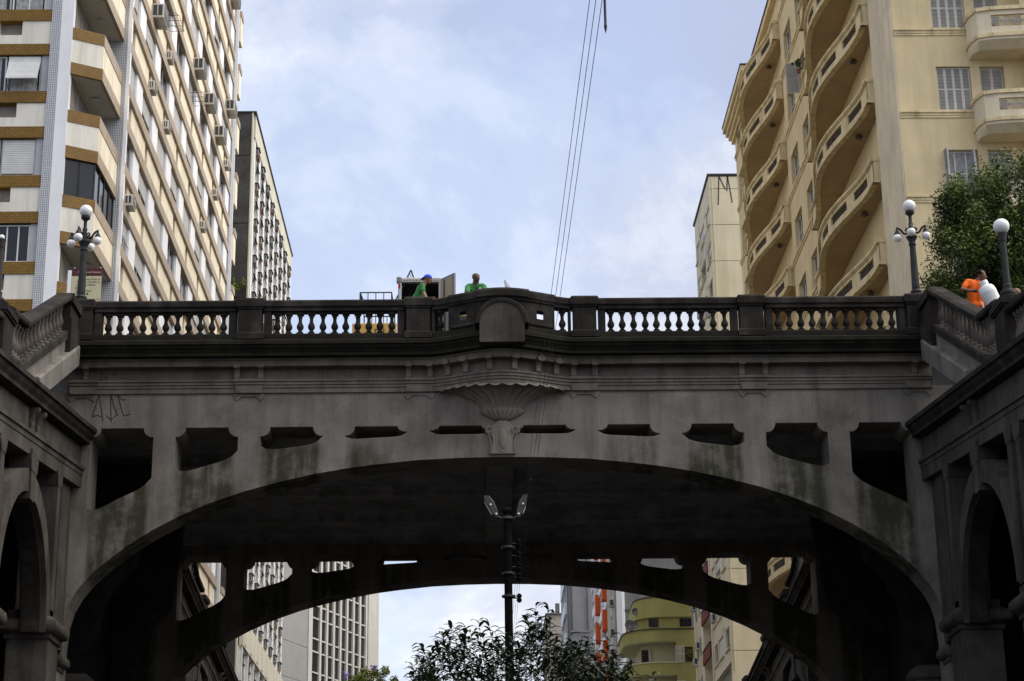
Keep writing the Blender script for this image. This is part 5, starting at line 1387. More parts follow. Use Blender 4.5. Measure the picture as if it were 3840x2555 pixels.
for i, (a, b, far) in enumerate((((.19, 37.98, 10.07), (.30, 14, 9.13), (.2, 78, 9.9)), ((.2, 37.98, 9.69), (.35, 14, 9.13), (.22, 78, 9.55)), ((.21, 37.98, 9.38), (.40, 14, 9.13), (.24, 78, 9.2)))):
    nm = ('leftmost', 'middle', 'rightmost')[i]
    o = wire('overhead_wire', '%s of the three wires slanting down across the sky' % nm, [ext(a, b, 2.2), b, a, far], .003, WIRE)
    if i == 1:
        mb = MB(); p0, p1 = ext(a, b, .18), ext(a, b, .30); mb.tube(p0, p1, .022, .016, 6); s_ = put('cable_splice', mb.mesh('cable_splice', BLACK_METAL), o, (0, 0, 0))
hg = thing('hanging_rod', 'black pointed rod hanging into the top of the picture beside the wires', 'rod', (.42, 14, 10.4))
mb = MB().tube((.42, 14, 10.4), (.42, 14, 8.9), .0105, .0105, 8); part('rod', mb, BLACK_METAL, hg)
mb = MB().lathe([(.0105, .05), (.0135, .045), (.0135, .03), (.012, .02), (.001, -.03)], (.42, 14, 8.86), 10); part('tip', mb, BLACK_METAL, hg)
o = wire('span_cable', 'thin span cable carrying the hanging rod', [(-10, 14, 10.6), (.42, 14, 10.4), (12, 14, 10.6)], .006, BLACK_METAL, 'cable', None)

# ================================================================== TREES AND PLANTS
def leaf_mat(name, c, rough=.5, var=.45, scale=1.6, trans=.12):
    m = mat(name, c, rough, var, scale, spec=.35); b = m.node_tree.nodes['Principled BSDF']
    try: b.inputs['Transmission Weight'].default_value = 0
    except KeyError: pass
    return m
BARK = mat('bark', (.05, .04, .03), .95, .3, 6, bump=.4)
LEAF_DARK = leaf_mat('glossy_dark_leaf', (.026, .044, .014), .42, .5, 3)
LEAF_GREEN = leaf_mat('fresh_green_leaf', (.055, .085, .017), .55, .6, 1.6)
LEAF_YG = leaf_mat('yellow_green_leaf', (.14, .18, .03), .55, .45, 1.6)
def leaf_cloud(n, centers, size, seed, up=.4, curl=False):
    r = np.random.default_rng(seed); V = []; Fc = []
    c = centers[r.integers(0, len(centers), n)]
    d = r.normal(size=(n, 3)); d /= np.linalg.norm(d, axis=1)[:, None]
    p = c[:, :3]+d*(c[:, 3:4]*(r.random((n, 1))**.45))
    nrm = d*.6+r.normal(size=(n, 3))*.6; nrm[:, 2] += up; nrm /= np.linalg.norm(nrm, axis=1)[:, None]
    t = np.cross(nrm, r.normal(size=(n, 3))); t /= np.linalg.norm(t, axis=1)[:, None]; b = np.cross(nrm, t)
    s = size*(.6+.8*r.random((n, 1)))
    pts = np.stack([p-t*s, p+b*s*.32-nrm*s*.06, p+t*s-nrm*s*.2, p-b*s*.32-nrm*s*.06], 1)
    V = pts.reshape(-1, 3); i = np.arange(n)*4
    Fc = np.stack([i, i+1, i+2, i+3], 1)
    return V, Fc
def np_mesh(name, V, Fc, m):
    me = bpy.data.meshes.new(name); me.from_pydata(V.tolist(), [], Fc.tolist()); me.materials.append(m); me.update(); return me
# big leafy tree at the right
tr = thing('leafy_tree', 'dense green tree behind the right stair, in front of the yellow building', 'tree', (16.5, 54.6, 16.5))
R_ = np.random.default_rng(5); base = np.array([16.1, 54.8, 21.15]); cc = []
for i in range(270):
    d = R_.normal(size=3); d /= np.linalg.norm(d); k = R_.random()**.4
    q = base+d*np.array([3.4, 2.7, 4.5])*k
    cc.append([*q, .42+.35*R_.random()])
cc = np.array(cc)
V1, F1 = leaf_cloud(110000, cc, .07, 3, .5); put('crown', np_mesh('crown', V1-np.array([16.5, 54.6, 16.5]), F1, LEAF_GREEN), tr, (16.5, 54.6, 16.5))
core = np.array([[*(base+(q[:3]-base)*.72), .6] for q in cc[::2]]); V1, F1 = leaf_cloud(30000, core, .12, 17, .3); put('inner_foliage', np_mesh('inner_foliage', V1-np.array([16.5, 54.6, 16.5]), F1, LEAF_DARK), tr, (16.5, 54.6, 16.5))  # core of darker leaves paints the shade inside the crown
tips = cc[(cc[:, 2] > 20) | (cc[:, 0] < 15)].copy(); tips[:, 3] *= .8; tips[:, 2] += .3; tips[:, 1] -= .3
V1, F1 = leaf_cloud(34000, tips, .066, 8, .9); put('young_shoots', np_mesh('young_shoots', V1-np.array([16.5, 54.6, 16.5]), F1, LEAF_YG), tr, (16.5, 54.6, 16.5))
mb = MB().tube((16.5, 54.6, 16.5), (16.4, 54.7, 18.6), .22, .16, 9)
for i in range(14):
    q = cc[i*9]; mb.tube((16.4, 54.7, 18.4), ((16.4+q[0])/2, (54.7+q[1])/2, (18.4+q[2])/2+.3), .08, .05, 6).tube(((16.4+q[0])/2, (54.7+q[1])/2, (18.4+q[2])/2+.3), tuple(q[:3]), .05, .02, 6)
part('trunk', mb, BARK, tr)
# street tree with long arching leaves, close to the camera
st = thing('street_tree', 'dark tree with long drooping leaves at the foot of the pole', 'tree', (0.0, 23, 0))
def arch_leaf(V, Fc, p, dirv, L, w, droop):
    d = Vector(dirv).normalized(); side = d.cross(Vector((0, 0, 1)));
    if side.length < .1: side = Vector((1, 0, 0))
    side.normalize(); pr = []; n = 5; q = Vector(p); cur = d.copy()
    for i in range(n+1):
        f = i/n; wd = w*math.sin(math.pi*(.08+.92*f)**.8)*(1 if i < n else .0)+.001
        o = len(V); up = side.cross(cur)
        V += [tuple(q-side*wd+up*wd*.25), tuple(q), tuple(q+side*wd+up*wd*.25)]
        if i: Fc += [(o-3, o-2, o+1, o), (o-2, o-1, o+2, o+1)]
        q = q+cur*(L/n); cur = (cur+Vector((0, 0, -droop))).normalized()
V, Fc = [], []; tw = MB(); r2 = random.Random(4)
outline = [(-1.5, 5.35), (-1.35, 5.55), (-1.0, 5.62), (-.75, 5.6), (-.5, 5.85), (-.2, 5.6), (.1, 5.85), (.3, 5.6), (.6, 5.55), (.9, 5.45), (1.15, 5.25), (1.4, 5.1)]
def top_z(x): return lerp_table(outline, x)
for i in range(380):
    x = r2.uniform(-1.45, 1.4); tz = top_z(x); z = tz-.05-abs(r2.gauss(0, .55)) if i > 60 else tz-r2.uniform(0, .2)
    if i % 37 == 0: z = tz+.12
    y = 23+r2.uniform(-.9, .9)
    if z < 4.2: z = r2.uniform(4.4, 5.2)
    h = r2.uniform(.16, .34); lean = Vector((x*.25+r2.gauss(0, .12), r2.gauss(0, .2), 1)).normalized()
    p0 = Vector((x, y, z))-lean*h; p1 = Vector((x, y, z)); tw.tube(p0-lean*.2, p1, .004, .0025, 4)
    n = r2.randint(6, 10)
    for k in range(n):
        f = (k+.5)/n; q = p0+(p1-p0)*f; a = r2.uniform(0, 6.28) if k % 2 else r2.choice((0, math.pi))+r2.gauss(0, .5)
        dv = Vector((math.cos(a), math.sin(a)*.8, .55+.5*f)); arch_leaf(V, Fc, q, dv, r2.uniform(.12, .185), r2.uniform(.018, .03), r2.uniform(.25, .5))
for i in range(1000):      # inner mass
    x = r2.uniform(-1.3, 1.4); z = r2.uniform(4.3, max(4.4, top_z(x)-.35)); p = (x, 23+r2.uniform(-.7, .7), z)
    a = r2.uniform(0, 6.28); arch_leaf(V, Fc, p, Vector((math.cos(a), math.sin(a), r2.uniform(-.2, .6))), r2.uniform(.10, .15), r2.uniform(.02, .03), r2.uniform(.2, .5))
V = [(x, y-23, z) for x, y, z in V]
me = bpy.data.meshes.new('crown'); me.from_pydata(V, [], Fc); me.materials.append(LEAF_DARK); me.update(); put('crown', me, st, (0, 23, 0))
part('twigs', tw, BARK, st)
mb = MB().tube((0, 23, 0), (.05, 23, 2.8), .09, .06, 8)
for i in range(16): a = r2.uniform(-1.3, 1.3); mb.tube((.05, 23, 2.6), (a*.5, 23+r2.uniform(-.4, .4), 3.8), .035, .02, 6).tube((a*.5, 23, 3.8), (a, 23+r2.uniform(-.4, .4), 5.0), .02, .008, 5)
part('trunk', mb, BARK, st)
# flowering shrubs at the foot of the finned tower
LILAC = mat('lilac_flower', (.30, .24, .55), .7, .1)
for i, (x, z, r, lab) in enumerate(((-8.1, 18.2, .55, 'small yellow-green tree with lilac flowers, before the black windows of the finned tower'), (-6.7, 18.4, .85, 'larger yellow-green tree with lilac flowers, at the pale end of the finned tower'))):
    t = thing('flowering_tree', lab, 'tree', (x, 110, 0))
    c4 = np.array([[x+R_.normal()*r*.6, 110+R_.normal()*r*.6, z-.3+abs(R_.normal())*r*.45, r*.3] for _ in range(30)])
    V1, F1 = leaf_cloud(2200, c4, .11, 20+i, .6); put('crown', np_mesh('crown', V1-np.array([x, 110, 0]), F1, LEAF_YG), t, (x, 110, 0))
    mb = MB().tube((x, 110, 0), (x, 110, z-.3), .16, .07, 8)
    for k in range(8): q = c4[k]; mb.tube((x, 110, z-1.2), tuple(q[:3]), .05, .02, 5)
    part('trunk', mb, BARK, t)
    mb = MB()
    for k in range(14): mb.ball((x+(.3 if i else .15)+R_.normal()*.07, 109.6+R_.normal()*.1, z+r*.62+.15+R_.normal()*.1), .07, n=6, m=4)
    part('blossom', mb, LILAC, t)
t = thing('wall_weed', 'small green bush rooted in the blackened concrete wall', 'plant', (-14.9, 110.2, 41.4))
c4 = np.array([[-14.9+R_.normal()*.35, 109.9+R_.normal()*.15, 41.6+abs(R_.normal())*.35, .16] for _ in range(12)])
V1, F1 = leaf_cloud(500, c4, .09, 31, .6); put('leaves', np_mesh('leaves', V1-np.array([-14.9, 110.2, 41.4]), F1, LEAF_YG), t, (-14.9, 110.2, 41.4))
mb = MB().tube((-14.9, 110.25, 41.3), (-14.9, 109.9, 41.9), .03, .015, 5); part('stem', mb, BARK, t)
POT = mat('clay_pot', (.2, .08, .04), .8, .1)
def balcony_plant(x, y, z, label, s=1.0, seed=1):
    t = thing('potted_plant', label, 'plant', (x, y, z)); rr = np.random.default_rng(seed)
    mb = MB().lathe([(.09*s, 0), (.13*s, .2*s), (.14*s, .22*s), (.1*s, .22*s)], (x, y, z), 10); part('pot', mb, POT, t)
    c4 = np.array([[x+rr.normal()*.16*s, y+rr.normal()*.16*s, z+.35*s+abs(rr.normal())*.25*s, .1*s] for _ in range(12)])
    V1, F1 = leaf_cloud(260, c4, .08*s, seed, .5); put('leaves', np_mesh('leaves', V1-np.array([x, y, z]), F1, LEAF_GREEN), t, (x, y, z))
balcony_plant(13.98, 88.35, zs+DP*1+1.0, 'potted plant on the near end of a wavy balcony far along the yellow building', 1.3, 41)
balcony_plant(13.75, 79.2, zs+DP*8+1.0, 'trailing green plant on the far end of an upper near balcony', 1.1, 42)
balcony_plant(14.1, 80.5, zs+DP*7+1.0, 'small plant at the end of the balcony below the trailing one', .8, 43)
# ================================================================== PEOPLE
SKIN1 = mat('skin_tan', (.26, .12, .07), .6, .1, 4); SKIN2 = mat('skin_dark', (.10, .05, .032), .5, .12, 4); SKIN3 = mat('skin_brown', (.16, .075, .045), .6, .1, 4)
GREEN_TEE = mat('green_shirt', (.035, .17, .045), .85, .18, 9, bump=.3, bscale=18); ORANGE_TEE = mat('orange_shirt', (.80, .13, .008), .8, .12, 9, bump=.3, bscale=18)
JEANS = mat('light_blue_jeans', (.30, .42, .62), .9, .15, 8); GREY_TROUSERS = mat('dark_trousers', (.05, .05, .06), .9, .15, 8)
HAIR = mat('black_hair', (.006, .005, .005), .85, .3, 30, spec=.05); CAPBLUE = mat('blue_cap', (.02, .06, .55), .8, .1, 8); GLOVE = mat('dark_glove', (.03, .028, .026), .9, .2, 8)
SHOE = mat('dark_shoe', (.03, .03, .03), .7, .2)
def capsule_dist(P, a, b, r0, r1):
    d = b-a; L = max((d*d).sum(), 1e-9); t = np.clip(((P-a)@d)/L, 0, 1)
    return np.linalg.norm(P-(a+t[:, None]*d), axis=1)-(r0+(r1-r0)*t)
def body(name, label, prims, mats_, origin, voxel=.013, group=None):
    """one continuous skin grown over tapered limbs; each limb names the cloth or skin that covers it"""
    mb = MB()
    for (a, b, r0, r1, m) in prims:
        mb.tube(a, b, r0, r1, 12); mb.ball(a, r0*1.0, n=12, m=8); mb.ball(b, r1*1.0, n=12, m=8)
    me = mb.mesh('tmp'); ob = bpy.data.objects.new('tmp', me); col.objects.link(ob)
    md = ob.modifiers.new('r', 'REMESH'); md.mode = 'VOXEL'; md.voxel_size = voxel
    sm = ob.modifiers.new('s', 'SMOOTH'); sm.iterations = 3; sm.factor = .5
    dg = bpy.context.evaluated_depsgraph_get(); dg.update()
    out = bpy.data.meshes.new_from_object(ob.evaluated_get(dg)); bpy.data.objects.remove(ob)
    n = len(out.polygons); cen = np.empty(n*3); out.polygons.foreach_get('center', cen); cen = cen.reshape(-1, 3)
    D_ = np.stack([capsule_dist(cen, np.array(a, float), np.array(b, float), r0, r1) for a, b, r0, r1, m in prims], 1)
    idx = np.array([p[4] for p in prims])[D_.argmin(1)]
    out.materials.clear()
    for m in mats_: out.materials.append(m)
    out.polygons.foreach_set('material_index', idx.astype(np.int32)); out.polygons.foreach_set('use_smooth', [True]*n)
    out.name = name; o = put(name, None, None, origin) if False else bpy.data.objects.new(name, out)
    out.transform(Matrix.Translation(-Vector(origin))); col.objects.link(o); o.location = origin; INFO[o] = (Vector(origin), 0.0)
    tag(o, label, 'person', group); return o
def V3(*a): return Vector(a)
def head_prims(c, face, skin, up=V3(0, 0, 1), s=1.0):
    """skull, jaw, nose, ears and neck stub; `face` is the looking direction"""
    f = face.normalized(); sd = f.cross(up).normalized(); T = lambda q: tuple(q)
    P = [(T(c+up*.045*s-f*.025*s), T(c+up*.04*s+f*.012*s), .083*s, .08*s, skin),
         (T(c-up*.005*s+f*.03*s), T(c-up*.06*s+f*.045*s), .068*s, .047*s, skin),
         (T(c+f*.095*s+up*.012*s), T(c+f*.115*s-up*.018*s), .012*s, .018*s, skin),
         (T(c+f*.085*s-up*.05*s+sd*.012), T(c+f*.085*s-up*.05*s-sd*.012), .014*s, .014*s, skin),
         (T(c+f*.078*s+up*.03*s+sd*.03), T(c+f*.078*s+up*.03*s-sd*.03), .018*s, .018*s, skin)]
    for q in (-1, 1): P.append((T(c+sd*q*.08*s+up*.015*s), T(c+sd*q*.084*s-up*.015*s), .018*s, .014*s, skin))
    return P
def hand_prims(w, d, side, m, s=1.0, curl=.5):
    """palm and five fingers; w wrist, d pointing direction, side towards the thumb"""
    d = d.normalized(); side = (side-d*side.dot(d)).normalized(); n = d.cross(side); P = []
    pm = w+d*.05*s; P.append((tuple(w), tuple(w+d*.08*s), .022*s, .03*s, m)); P.append((tuple(pm-side*.02*s), tuple(pm+side*.02*s), .02*s, .02*s, m))
    for i, L in enumerate((.065, .075, .07, .055)):
        b = w+d*.085*s+side*(.027-.018*i)*s; k = b+d*L*.5*s; e = k+(d*(1-curl)+n*curl).normalized()*L*.55*s
        P += [(tuple(b), tuple(k), .0095*s, .009*s, m), (tuple(k), tuple(e), .009*s, .008*s, m)]
    b = w+d*.03*s+side*.028*s; k = b+(side*.7+d*.7)*.04*s; P += [(tuple(b), tuple(k), .012*s, .011*s, m), (tuple(k), tuple(k+(d*.9+n*.3)*.035*s), .011*s, .009*s, m)]
    return P
def eyes(o, c, face, up=V3(0, 0, 1)):
    f = face.normalized(); sd = f.cross(up).normalized()
    for q in (-1, 1):
        e = c+f*.086+sd*q*.031+up*.018; mb = MB().ball(tuple(e-INFO[o][0]), .011, n=8, m=6); put('eye', mb.mesh('eye', EYE, True), o, INFO[o][0])
EYE = mat('eye', (.03, .02, .02), .2, .1)
def legs(hipL, hipR, kneeL, kneeR, footL, footR, m, shoe, fwd):
    P = []
    for h, k, f in ((hipL, kneeL, footL), (hipR, kneeR, footR)):
        P += [(tuple(h), tuple(k), .085, .062, m), (tuple(k), tuple(f+V3(0, 0, .08)), .06, .045, m), (tuple(f+V3(0, 0, .04)-fwd*.04), tuple(f+V3(0, 0, .035)+fwd*.15), .042, .036, shoe)]
    return P
# --- man with the blue cap, leaning on the parapet pier
fl = 16.722
hd = V3(-1.79, 45.42, 18.36); face = V3(1, -.25, -.18)
prims = head_prims(hd, face, 0, V3(.22, 0, .97)) + [(tuple(hd+V3(-.06, .0, -.06)), (-1.90, 45.42, 18.2), .055, .06, 0),
    ((-1.93, 45.28, 18.14), (-1.93, 45.56, 18.14), .075, .075, 1), ((-1.95, 45.32, 18.08), (-2.09, 45.34, 17.72), .11, .105, 1), ((-1.95, 45.52, 18.08), (-2.09, 45.52, 17.72), .11, .105, 1), ((-2.05, 45.43, 17.9), (-2.13, 45.43, 17.6), .12, .13, 1),
    ((-1.92, 45.22, 18.13), (-1.90, 45.17, 17.98), .068, .062, 1), ((-1.90, 45.17, 17.97), (-1.88, 45.15, 17.91), .043, .04, 0), ((-1.88, 45.15, 17.91), (-1.80, 45.05, 17.70), .04, .03, 0),
    ((-1.92, 45.62, 18.12), (-1.86, 45.6, 17.98), .068, .06, 1), ((-1.86, 45.6, 17.97), (-1.82, 45.55, 17.92), .042, .04, 0), ((-1.82, 45.55, 17.92), (-1.70, 45.33, 17.84), .038, .03, 0)]
prims += hand_prims(V3(-1.80, 45.05, 17.70), V3(.5, -.5, -.5), V3(0, .5, .5), 0) + hand_prims(V3(-1.70, 45.33, 17.84), V3(.8, -.3, -.3), V3(0, -.4, .6), 0, curl=.2)
prims += legs(V3(-2.12, 45.35, 17.56), V3(-2.1, 45.52, 17.56), V3(-2.02, 45.36, 17.18), V3(-2.1, 45.6, 17.16), V3(-2.1, 45.38, fl), V3(-2.2, 45.66, fl), 2, 3, V3(1, 0, 0))
m1 = body('person', 'man in a green shirt and blue cap leaning forward on the parapet pier', prims, [SKIN1, GREEN_TEE, JEANS, SHOE], (-2.1, 45.45, fl)); eyes(m1, hd, face)
mb = MB(); f = face.normalized(); up = V3(.22, 0, .97); sd = f.cross(up).normalized(); rings = []
for i in range(8):
    t = math.pi/2*i/7; r = .101*math.cos(t)+.001; z = .03+.105*math.sin(t)
    rings.append([tuple(hd-f*.008+up*z+f*r*math.cos(a)*1.1+sd*r*math.sin(a)-INFO[m1][0]) for a in [2*math.pi*k/20 for k in range(20)]])
mb.loft(rings); bill = []
for w_, zo in ((.075, 0), (.075, -.012)):
    bill.append([tuple(hd-f*(.09+.085*math.sin(math.pi*k/8))+sd*w_*math.cos(math.pi*k/8)+up*(.035+zo-.045*math.sin(math.pi*k/8))-INFO[m1][0]) for k in range(9)])
mb.loft(bill); put('cap', mb.mesh('cap', CAPBLUE, True, 50), m1, INFO[m1][0])
# --- bald man resting his forearms on the bowed parapet
hd = V3(-.60, 45.15, 18.255); face = V3(.62, -.75, -.12)
prims = head_prims(hd, face, 0) + [(tuple(hd+V3(-.01, .02, -.06)), (-.61, 45.22, 18.06), .066, .078, 0),
    ((-.77, 45.22, 18.06), (-.44, 45.22, 18.06), .08, .08, 1), ((-.70, 45.26, 17.98), (-.69, 45.45, 17.55), .115, .12, 1), ((-.52, 45.26, 17.98), (-.53, 45.45, 17.55), .115, .12, 1), ((-.6, 45.3, 17.9), (-.6, 45.47, 17.5), .13, .14, 1),
    ((-.80, 45.18, 18.03), (-.82, 44.98, 17.84), .07, .062, 1), ((-.82, 44.98, 17.84), (-.82, 44.94, 17.78), .05, .046, 0), ((-.82, 44.93, 17.76), (-.66, 44.74, 17.68), .044, .032, 0),
    ((-.41, 45.18, 18.03), (-.38, 44.98, 17.84), .07, .062, 1), ((-.38, 44.98, 17.84), (-.38, 44.94, 17.78), .05, .046, 0), ((-.38, 44.93, 17.76), (-.53, 44.72, 17.69), .044, .032, 0)]
prims += hand_prims(V3(-.66, 44.74, 17.68), V3(1, -.2, -.05), V3(0, .4, .9), 0, curl=.25) + hand_prims(V3(-.53, 44.72, 17.69), V3(-1, -.15, -.02), V3(0, .4, .9), 0, curl=.25)
prims += legs(V3(-.69, 45.48, 17.5), V3(-.51, 45.48, 17.5), V3(-.7, 45.5, 17.12), V3(-.5, 45.5, 17.12), V3(-.7, 45.6, fl), V3(-.5, 45.6, fl), 2, 3, V3(0, -1, 0))
dM = V3(0, -.40, -.12)
prims = [(tuple(V3(*a)+(dM if a[2] > 17.3 else V3(0, -.3, 0))), tuple(V3(*b)+(dM if b[2] > 17.3 else V3(0, -.3, 0))), r0*(1.08 if a[2] > 17.4 else 1), r1*(1.08 if b[2] > 17.4 else 1), m) for a, b, r0, r1, m in prims]; hd = hd+dM
m2 = body('person', 'bald man in a green shirt resting his arms on the bowed parapet', prims, [SKIN2, GREEN_TEE, GREY_TROUSERS, SHOE], (-.6, 45.5, fl)); eyes(m2, hd, face)
mb = MB(); mb.cbox(-.03, .03, -.004, .004, -.02, .02, .002); put('shirt_badge', mb.mesh('badge', TXT_PALE), m2, (-.5, 44.70, 17.86))
# --- man in orange wheeling a gas cylinder down the right flight
KS = 1.047
def sc3(x, y, z): return V3(CAM.x+(x-CAM.x)*KS, y*KS, CAM.z+(z-CAM.z)*KS)
q = {k: sc3(*v) for k, v in dict(head=(10.46, 40.24, 16.45), neck=(10.37, 40.28, 16.35), s1=(10.15, 40.28, 16.31), s2=(10.49, 40.32, 16.28), el=(9.99, 40.2, 16.12), ha=(10.16, 40.02, 16.02), hip=(10.30, 40.36, 15.80), e2=(10.6, 40.2, 16.1), h2=(10.5, 40.0, 16.16)).items()}
face = V3(.72, -.5, -.45); hd = q['head']
mid = (q['s1']+q['s2'])/2; hip = q['hip']
prims = head_prims(hd, face, 0) + [(tuple(hd+V3(-.03, .02, -.05)), tuple(q['neck']), .055, .062, 0), (tuple(q['s1']), tuple(q['s2']), .082, .08, 1),
    (tuple(mid+V3(-.07, 0, -.06)), tuple(hip+V3(-.07, 0, .05)), .125, .115, 1), (tuple(mid+V3(.07, 0, -.06)), tuple(hip+V3(.07, 0, .05)), .125, .115, 1), (tuple(hip+V3(-.07, 0, 0)), tuple(hip+V3(.07, 0, 0)), .125, .125, 1),
    (tuple(q['s1']), tuple(q['s1'].lerp(q['el'], .62)), .075, .068, 1), (tuple(q['s1'].lerp(q['el'], .6)), tuple(q['el']), .048, .044, 0), (tuple(q['el']), tuple(q['ha']), .045, .034, 0),
    (tuple(q['s2']), tuple(q['s2'].lerp(q['e2'], .62)), .075, .065, 1), (tuple(q['s2'].lerp(q['e2'], .6)), tuple(q['e2']), .048, .044, 0), (tuple(q['e2']), tuple(q['h2']), .044, .033, 0)]
prims += hand_prims(q['ha'], V3(.6, -.5, -.3), V3(.2, .3, .9), 2, 1.1, .7) + hand_prims(q['h2'], V3(-.5, -.6, -.2), V3(.2, .3, .9), 2, 1.1, .7)
ft = V3(hip.x, hip.y, 15.6)
prims += legs(hip+V3(-.09, 0, -.04), hip+V3(.09, 0, -.04), V3(hip.x-.1, hip.y-.08, 16.06), V3(hip.x+.1, hip.y-.1, 16.04), ft+V3(-.1, .06, .02), ft+V3(.1, -.06, .02), 3, 4, V3(.2, -1, 0))
m3 = body('person', 'man in an orange shirt steering a white gas cylinder down the right stair', prims, [SKIN3, ORANGE_TEE, GLOVE, GREY_TROUSERS, SHOE], tuple(ft)); eyes(m3, hd, face)
mb = MB(); f = face.normalized(); sd = f.cross(V3(0, 0, 1)).normalized(); rings = []
for i in range(8):
    t = math.pi/2*i/7; r = .104*math.cos(t)+.001; z = .012+.128*math.sin(t)
    rings.append([tuple(hd-f*.02+V3(0, 0, z)+f*r*math.cos(a)*1.05+sd*r*math.sin(a)-INFO[m3][0]-(f*.02 if i < 2 else f*0)-V3(0, 0, .03*max(0, -math.cos(a)) if i < 2 else 0)) for a in [2*math.pi*k/20 for k in range(20)]])
mb.loft(rings); put('hair', mb.mesh('hair', HAIR, True, 60), m3, INFO[m3][0])
# --- somebody's head just showing over the right-hand rail
hd = sc3(10.52, 38.0, 15.22); hd = V3(CAM.x+(hd.x-CAM.x), hd.y, hd.z); face = V3(-.8, -.5, -.1); b0 = V3(hd.x, hd.y, hd.z-1.5)
prims = head_prims(hd, face, 0) + [(tuple(hd+V3(0, 0, -.06)), tuple(hd+V3(0, .02, -.22)), .056, .062, 0), (tuple(hd+V3(-.15, .02, -.27)), tuple(hd+V3(.15, .02, -.27)), .08, .08, 1), (tuple(hd+V3(0, .02, -.32)), tuple(hd+V3(0, .03, -.7)), .17, .15, 1)]
for s_ in (-1, 1): prims += [(tuple(hd+V3(.18*s_, .02, -.28)), tuple(hd+V3(.23*s_, .04, -.55)), .066, .055, 1), (tuple(hd+V3(.23*s_, .04, -.55)), tuple(hd+V3(.24*s_, -.02, -.78)), .044, .034, 0)]+hand_prims(hd+V3(.24*s_, -.02, -.78), V3(0, -.1, -1), V3(-s_, 0, 0), 0)
prims += legs(hd+V3(-.09, .03, -.75), hd+V3(.09, .03, -.75), hd+V3(-.09, .0, -1.15), hd+V3(.09, .02, -1.15), V3(b0.x-.1, b0.y, b0.z-.05), V3(b0.x+.1, b0.y, b0.z-.05), 2, 3, V3(-.6, -.6, 0))
m4 = body('person', 'person whose bald head just shows above the far right rail', prims, [SKIN3, GREY_TROUSERS, GREY_TROUSERS, SHOE], tuple(b0), .016)
# --- the gas cylinder on its hand cart
CYL = mat('white_painted_steel', (.72, .72, .72), .3, .06, 4, streak=(.5, .48, .45), sfac=.3, sx=6)
gc = thing('gas_cylinder', 'large white gas cylinder tilted on a hand cart, in front of the man in orange', 'gas cylinder', tuple(sc3(10.66, 40.0, 15.1)))
top = sc3(10.37, 39.75, 16.04); bot = top+V3(.36, -.05, -1.0).normalized()*1.18; ax = (top-bot).normalized(); Lc = (top-bot).length
prof = [(.10, -.03), (.15, .0), (.18, .05), (.187, .12), (.187, Lc-.22), (.19, Lc-.21), (.19, Lc-.17), (.187, Lc-.16), (.178, Lc-.09), (.15, Lc-.04), (.1, Lc-.005), (.03, Lc)]
def along(mb):
    mq = ax.to_track_quat('Z', 'Y').to_matrix(); mb.v = [tuple(mq @ Vector(v)) for v in mb.v]; return mb
put('body', along(MB().lathe(prof, n=28)).mesh('body', CYL, True, 50), gc, tuple(bot))
mb = MB(); rings = []
for i in range(25):
    a = 2*math.pi*i/24; rings.append([(r*math.cos(a), r*math.sin(a), z) for r, z in ((.095, Lc-.03), (.10, Lc+.09), (.095, Lc+.105), (.086, Lc+.105), (.082, Lc+.08), (.082, Lc-.03))])
mb.loft(rings); put('valve_collar', along(mb).mesh('collar', CYL, True, 60), gc, tuple(bot))
put('valve', along(MB().lathe([(.025, Lc-.01), (.025, Lc+.04), (.035, Lc+.045), (.03, Lc+.07)], n=10)).mesh('valve', LANT, True), gc, tuple(bot))
ct_ = thing('hand_cart', 'pale steel hand cart handle held by the man in orange', 'hand cart', tuple(bot+V3(-.1, .1, -.1)))
h0 = q['ha']+V3(.05, -.06, -.03); mb = MB().path([tuple(h0), tuple(h0+V3(.1, -.02, .01)), tuple(h0+V3(.16, .0, -.06)), tuple(bot+V3(-.14, .02, .1)), tuple(bot+V3(-.1, .05, -.12))], .014, 8)
mb.path([tuple(h0+V3(.0, .34, 0)), tuple(h0+V3(.1, .34, .01)), tuple(h0+V3(.16, .34, -.06)), tuple(bot+V3(-.14, .36, .1)), tuple(bot+V3(-.1, .36, -.12))], .014, 8); part('frame', mb, WHITE_FRAME, ct_)
for s_ in (0, .4):
    mb = MB().lathe([(.02, -.02), (.09, -.02), (.1, 0), (.09, .02), (.02, .02)], n=16); mb.v = [(x, z, y) for x, y, z in mb.v]; put('wheel', mb.mesh('wheel', BLACK_METAL, True), ct_, tuple(bot+V3(-.1, .0+s_, -.14)))

# ================================================================== TRUCK ON THE BRIDGE
TYEL = mat('yellow_truck_paint', (.50, .30, .07), .5, .12, 3, streak=(.25, .16, .06), sfac=.4); TGREY = mat('truck_box_grey', (.2, .19, .18), .6, .1, 3); TIN = mat('truck_interior', (.045, .045, .045), .9, .2)
DOORTAN = mat('door_lining_tan', (.33, .28, .20), .8, .06, 3); TAIL = mat('red_tail_light', (.30, .01, .01), .3, .1)
tk = thing('service_truck', 'yellow service truck with a grey box, open door and steel rack behind the parapet', 'truck', (-1.8, 49.3, 16.62))
def tbox(nm, m, *a, b=.02, par=None):
    mb = MB().cbox(*a, b) if b else MB().box(*a)
    return part(nm, mb, m, par or tk)
bed = tbox('flat_bed', TYEL, -3.75, -1.5, 48.25, 50.3, 17.45, 17.75); 
tbox('side_board', TYEL, -3.75, -2.66, 48.2, 48.26, 17.76, 18.2); tbox('side_board', TYEL, -3.75, -2.66, 50.24, 50.3, 17.76, 18.2); tbox('side_board', TYEL, -3.81, -3.75, 48.2, 50.3, 17.76, 18.2)
text('DU', .3, -3.25, 17.83, 48.19, TXT_DARK, tk, 'LEFT')
bx_ = []
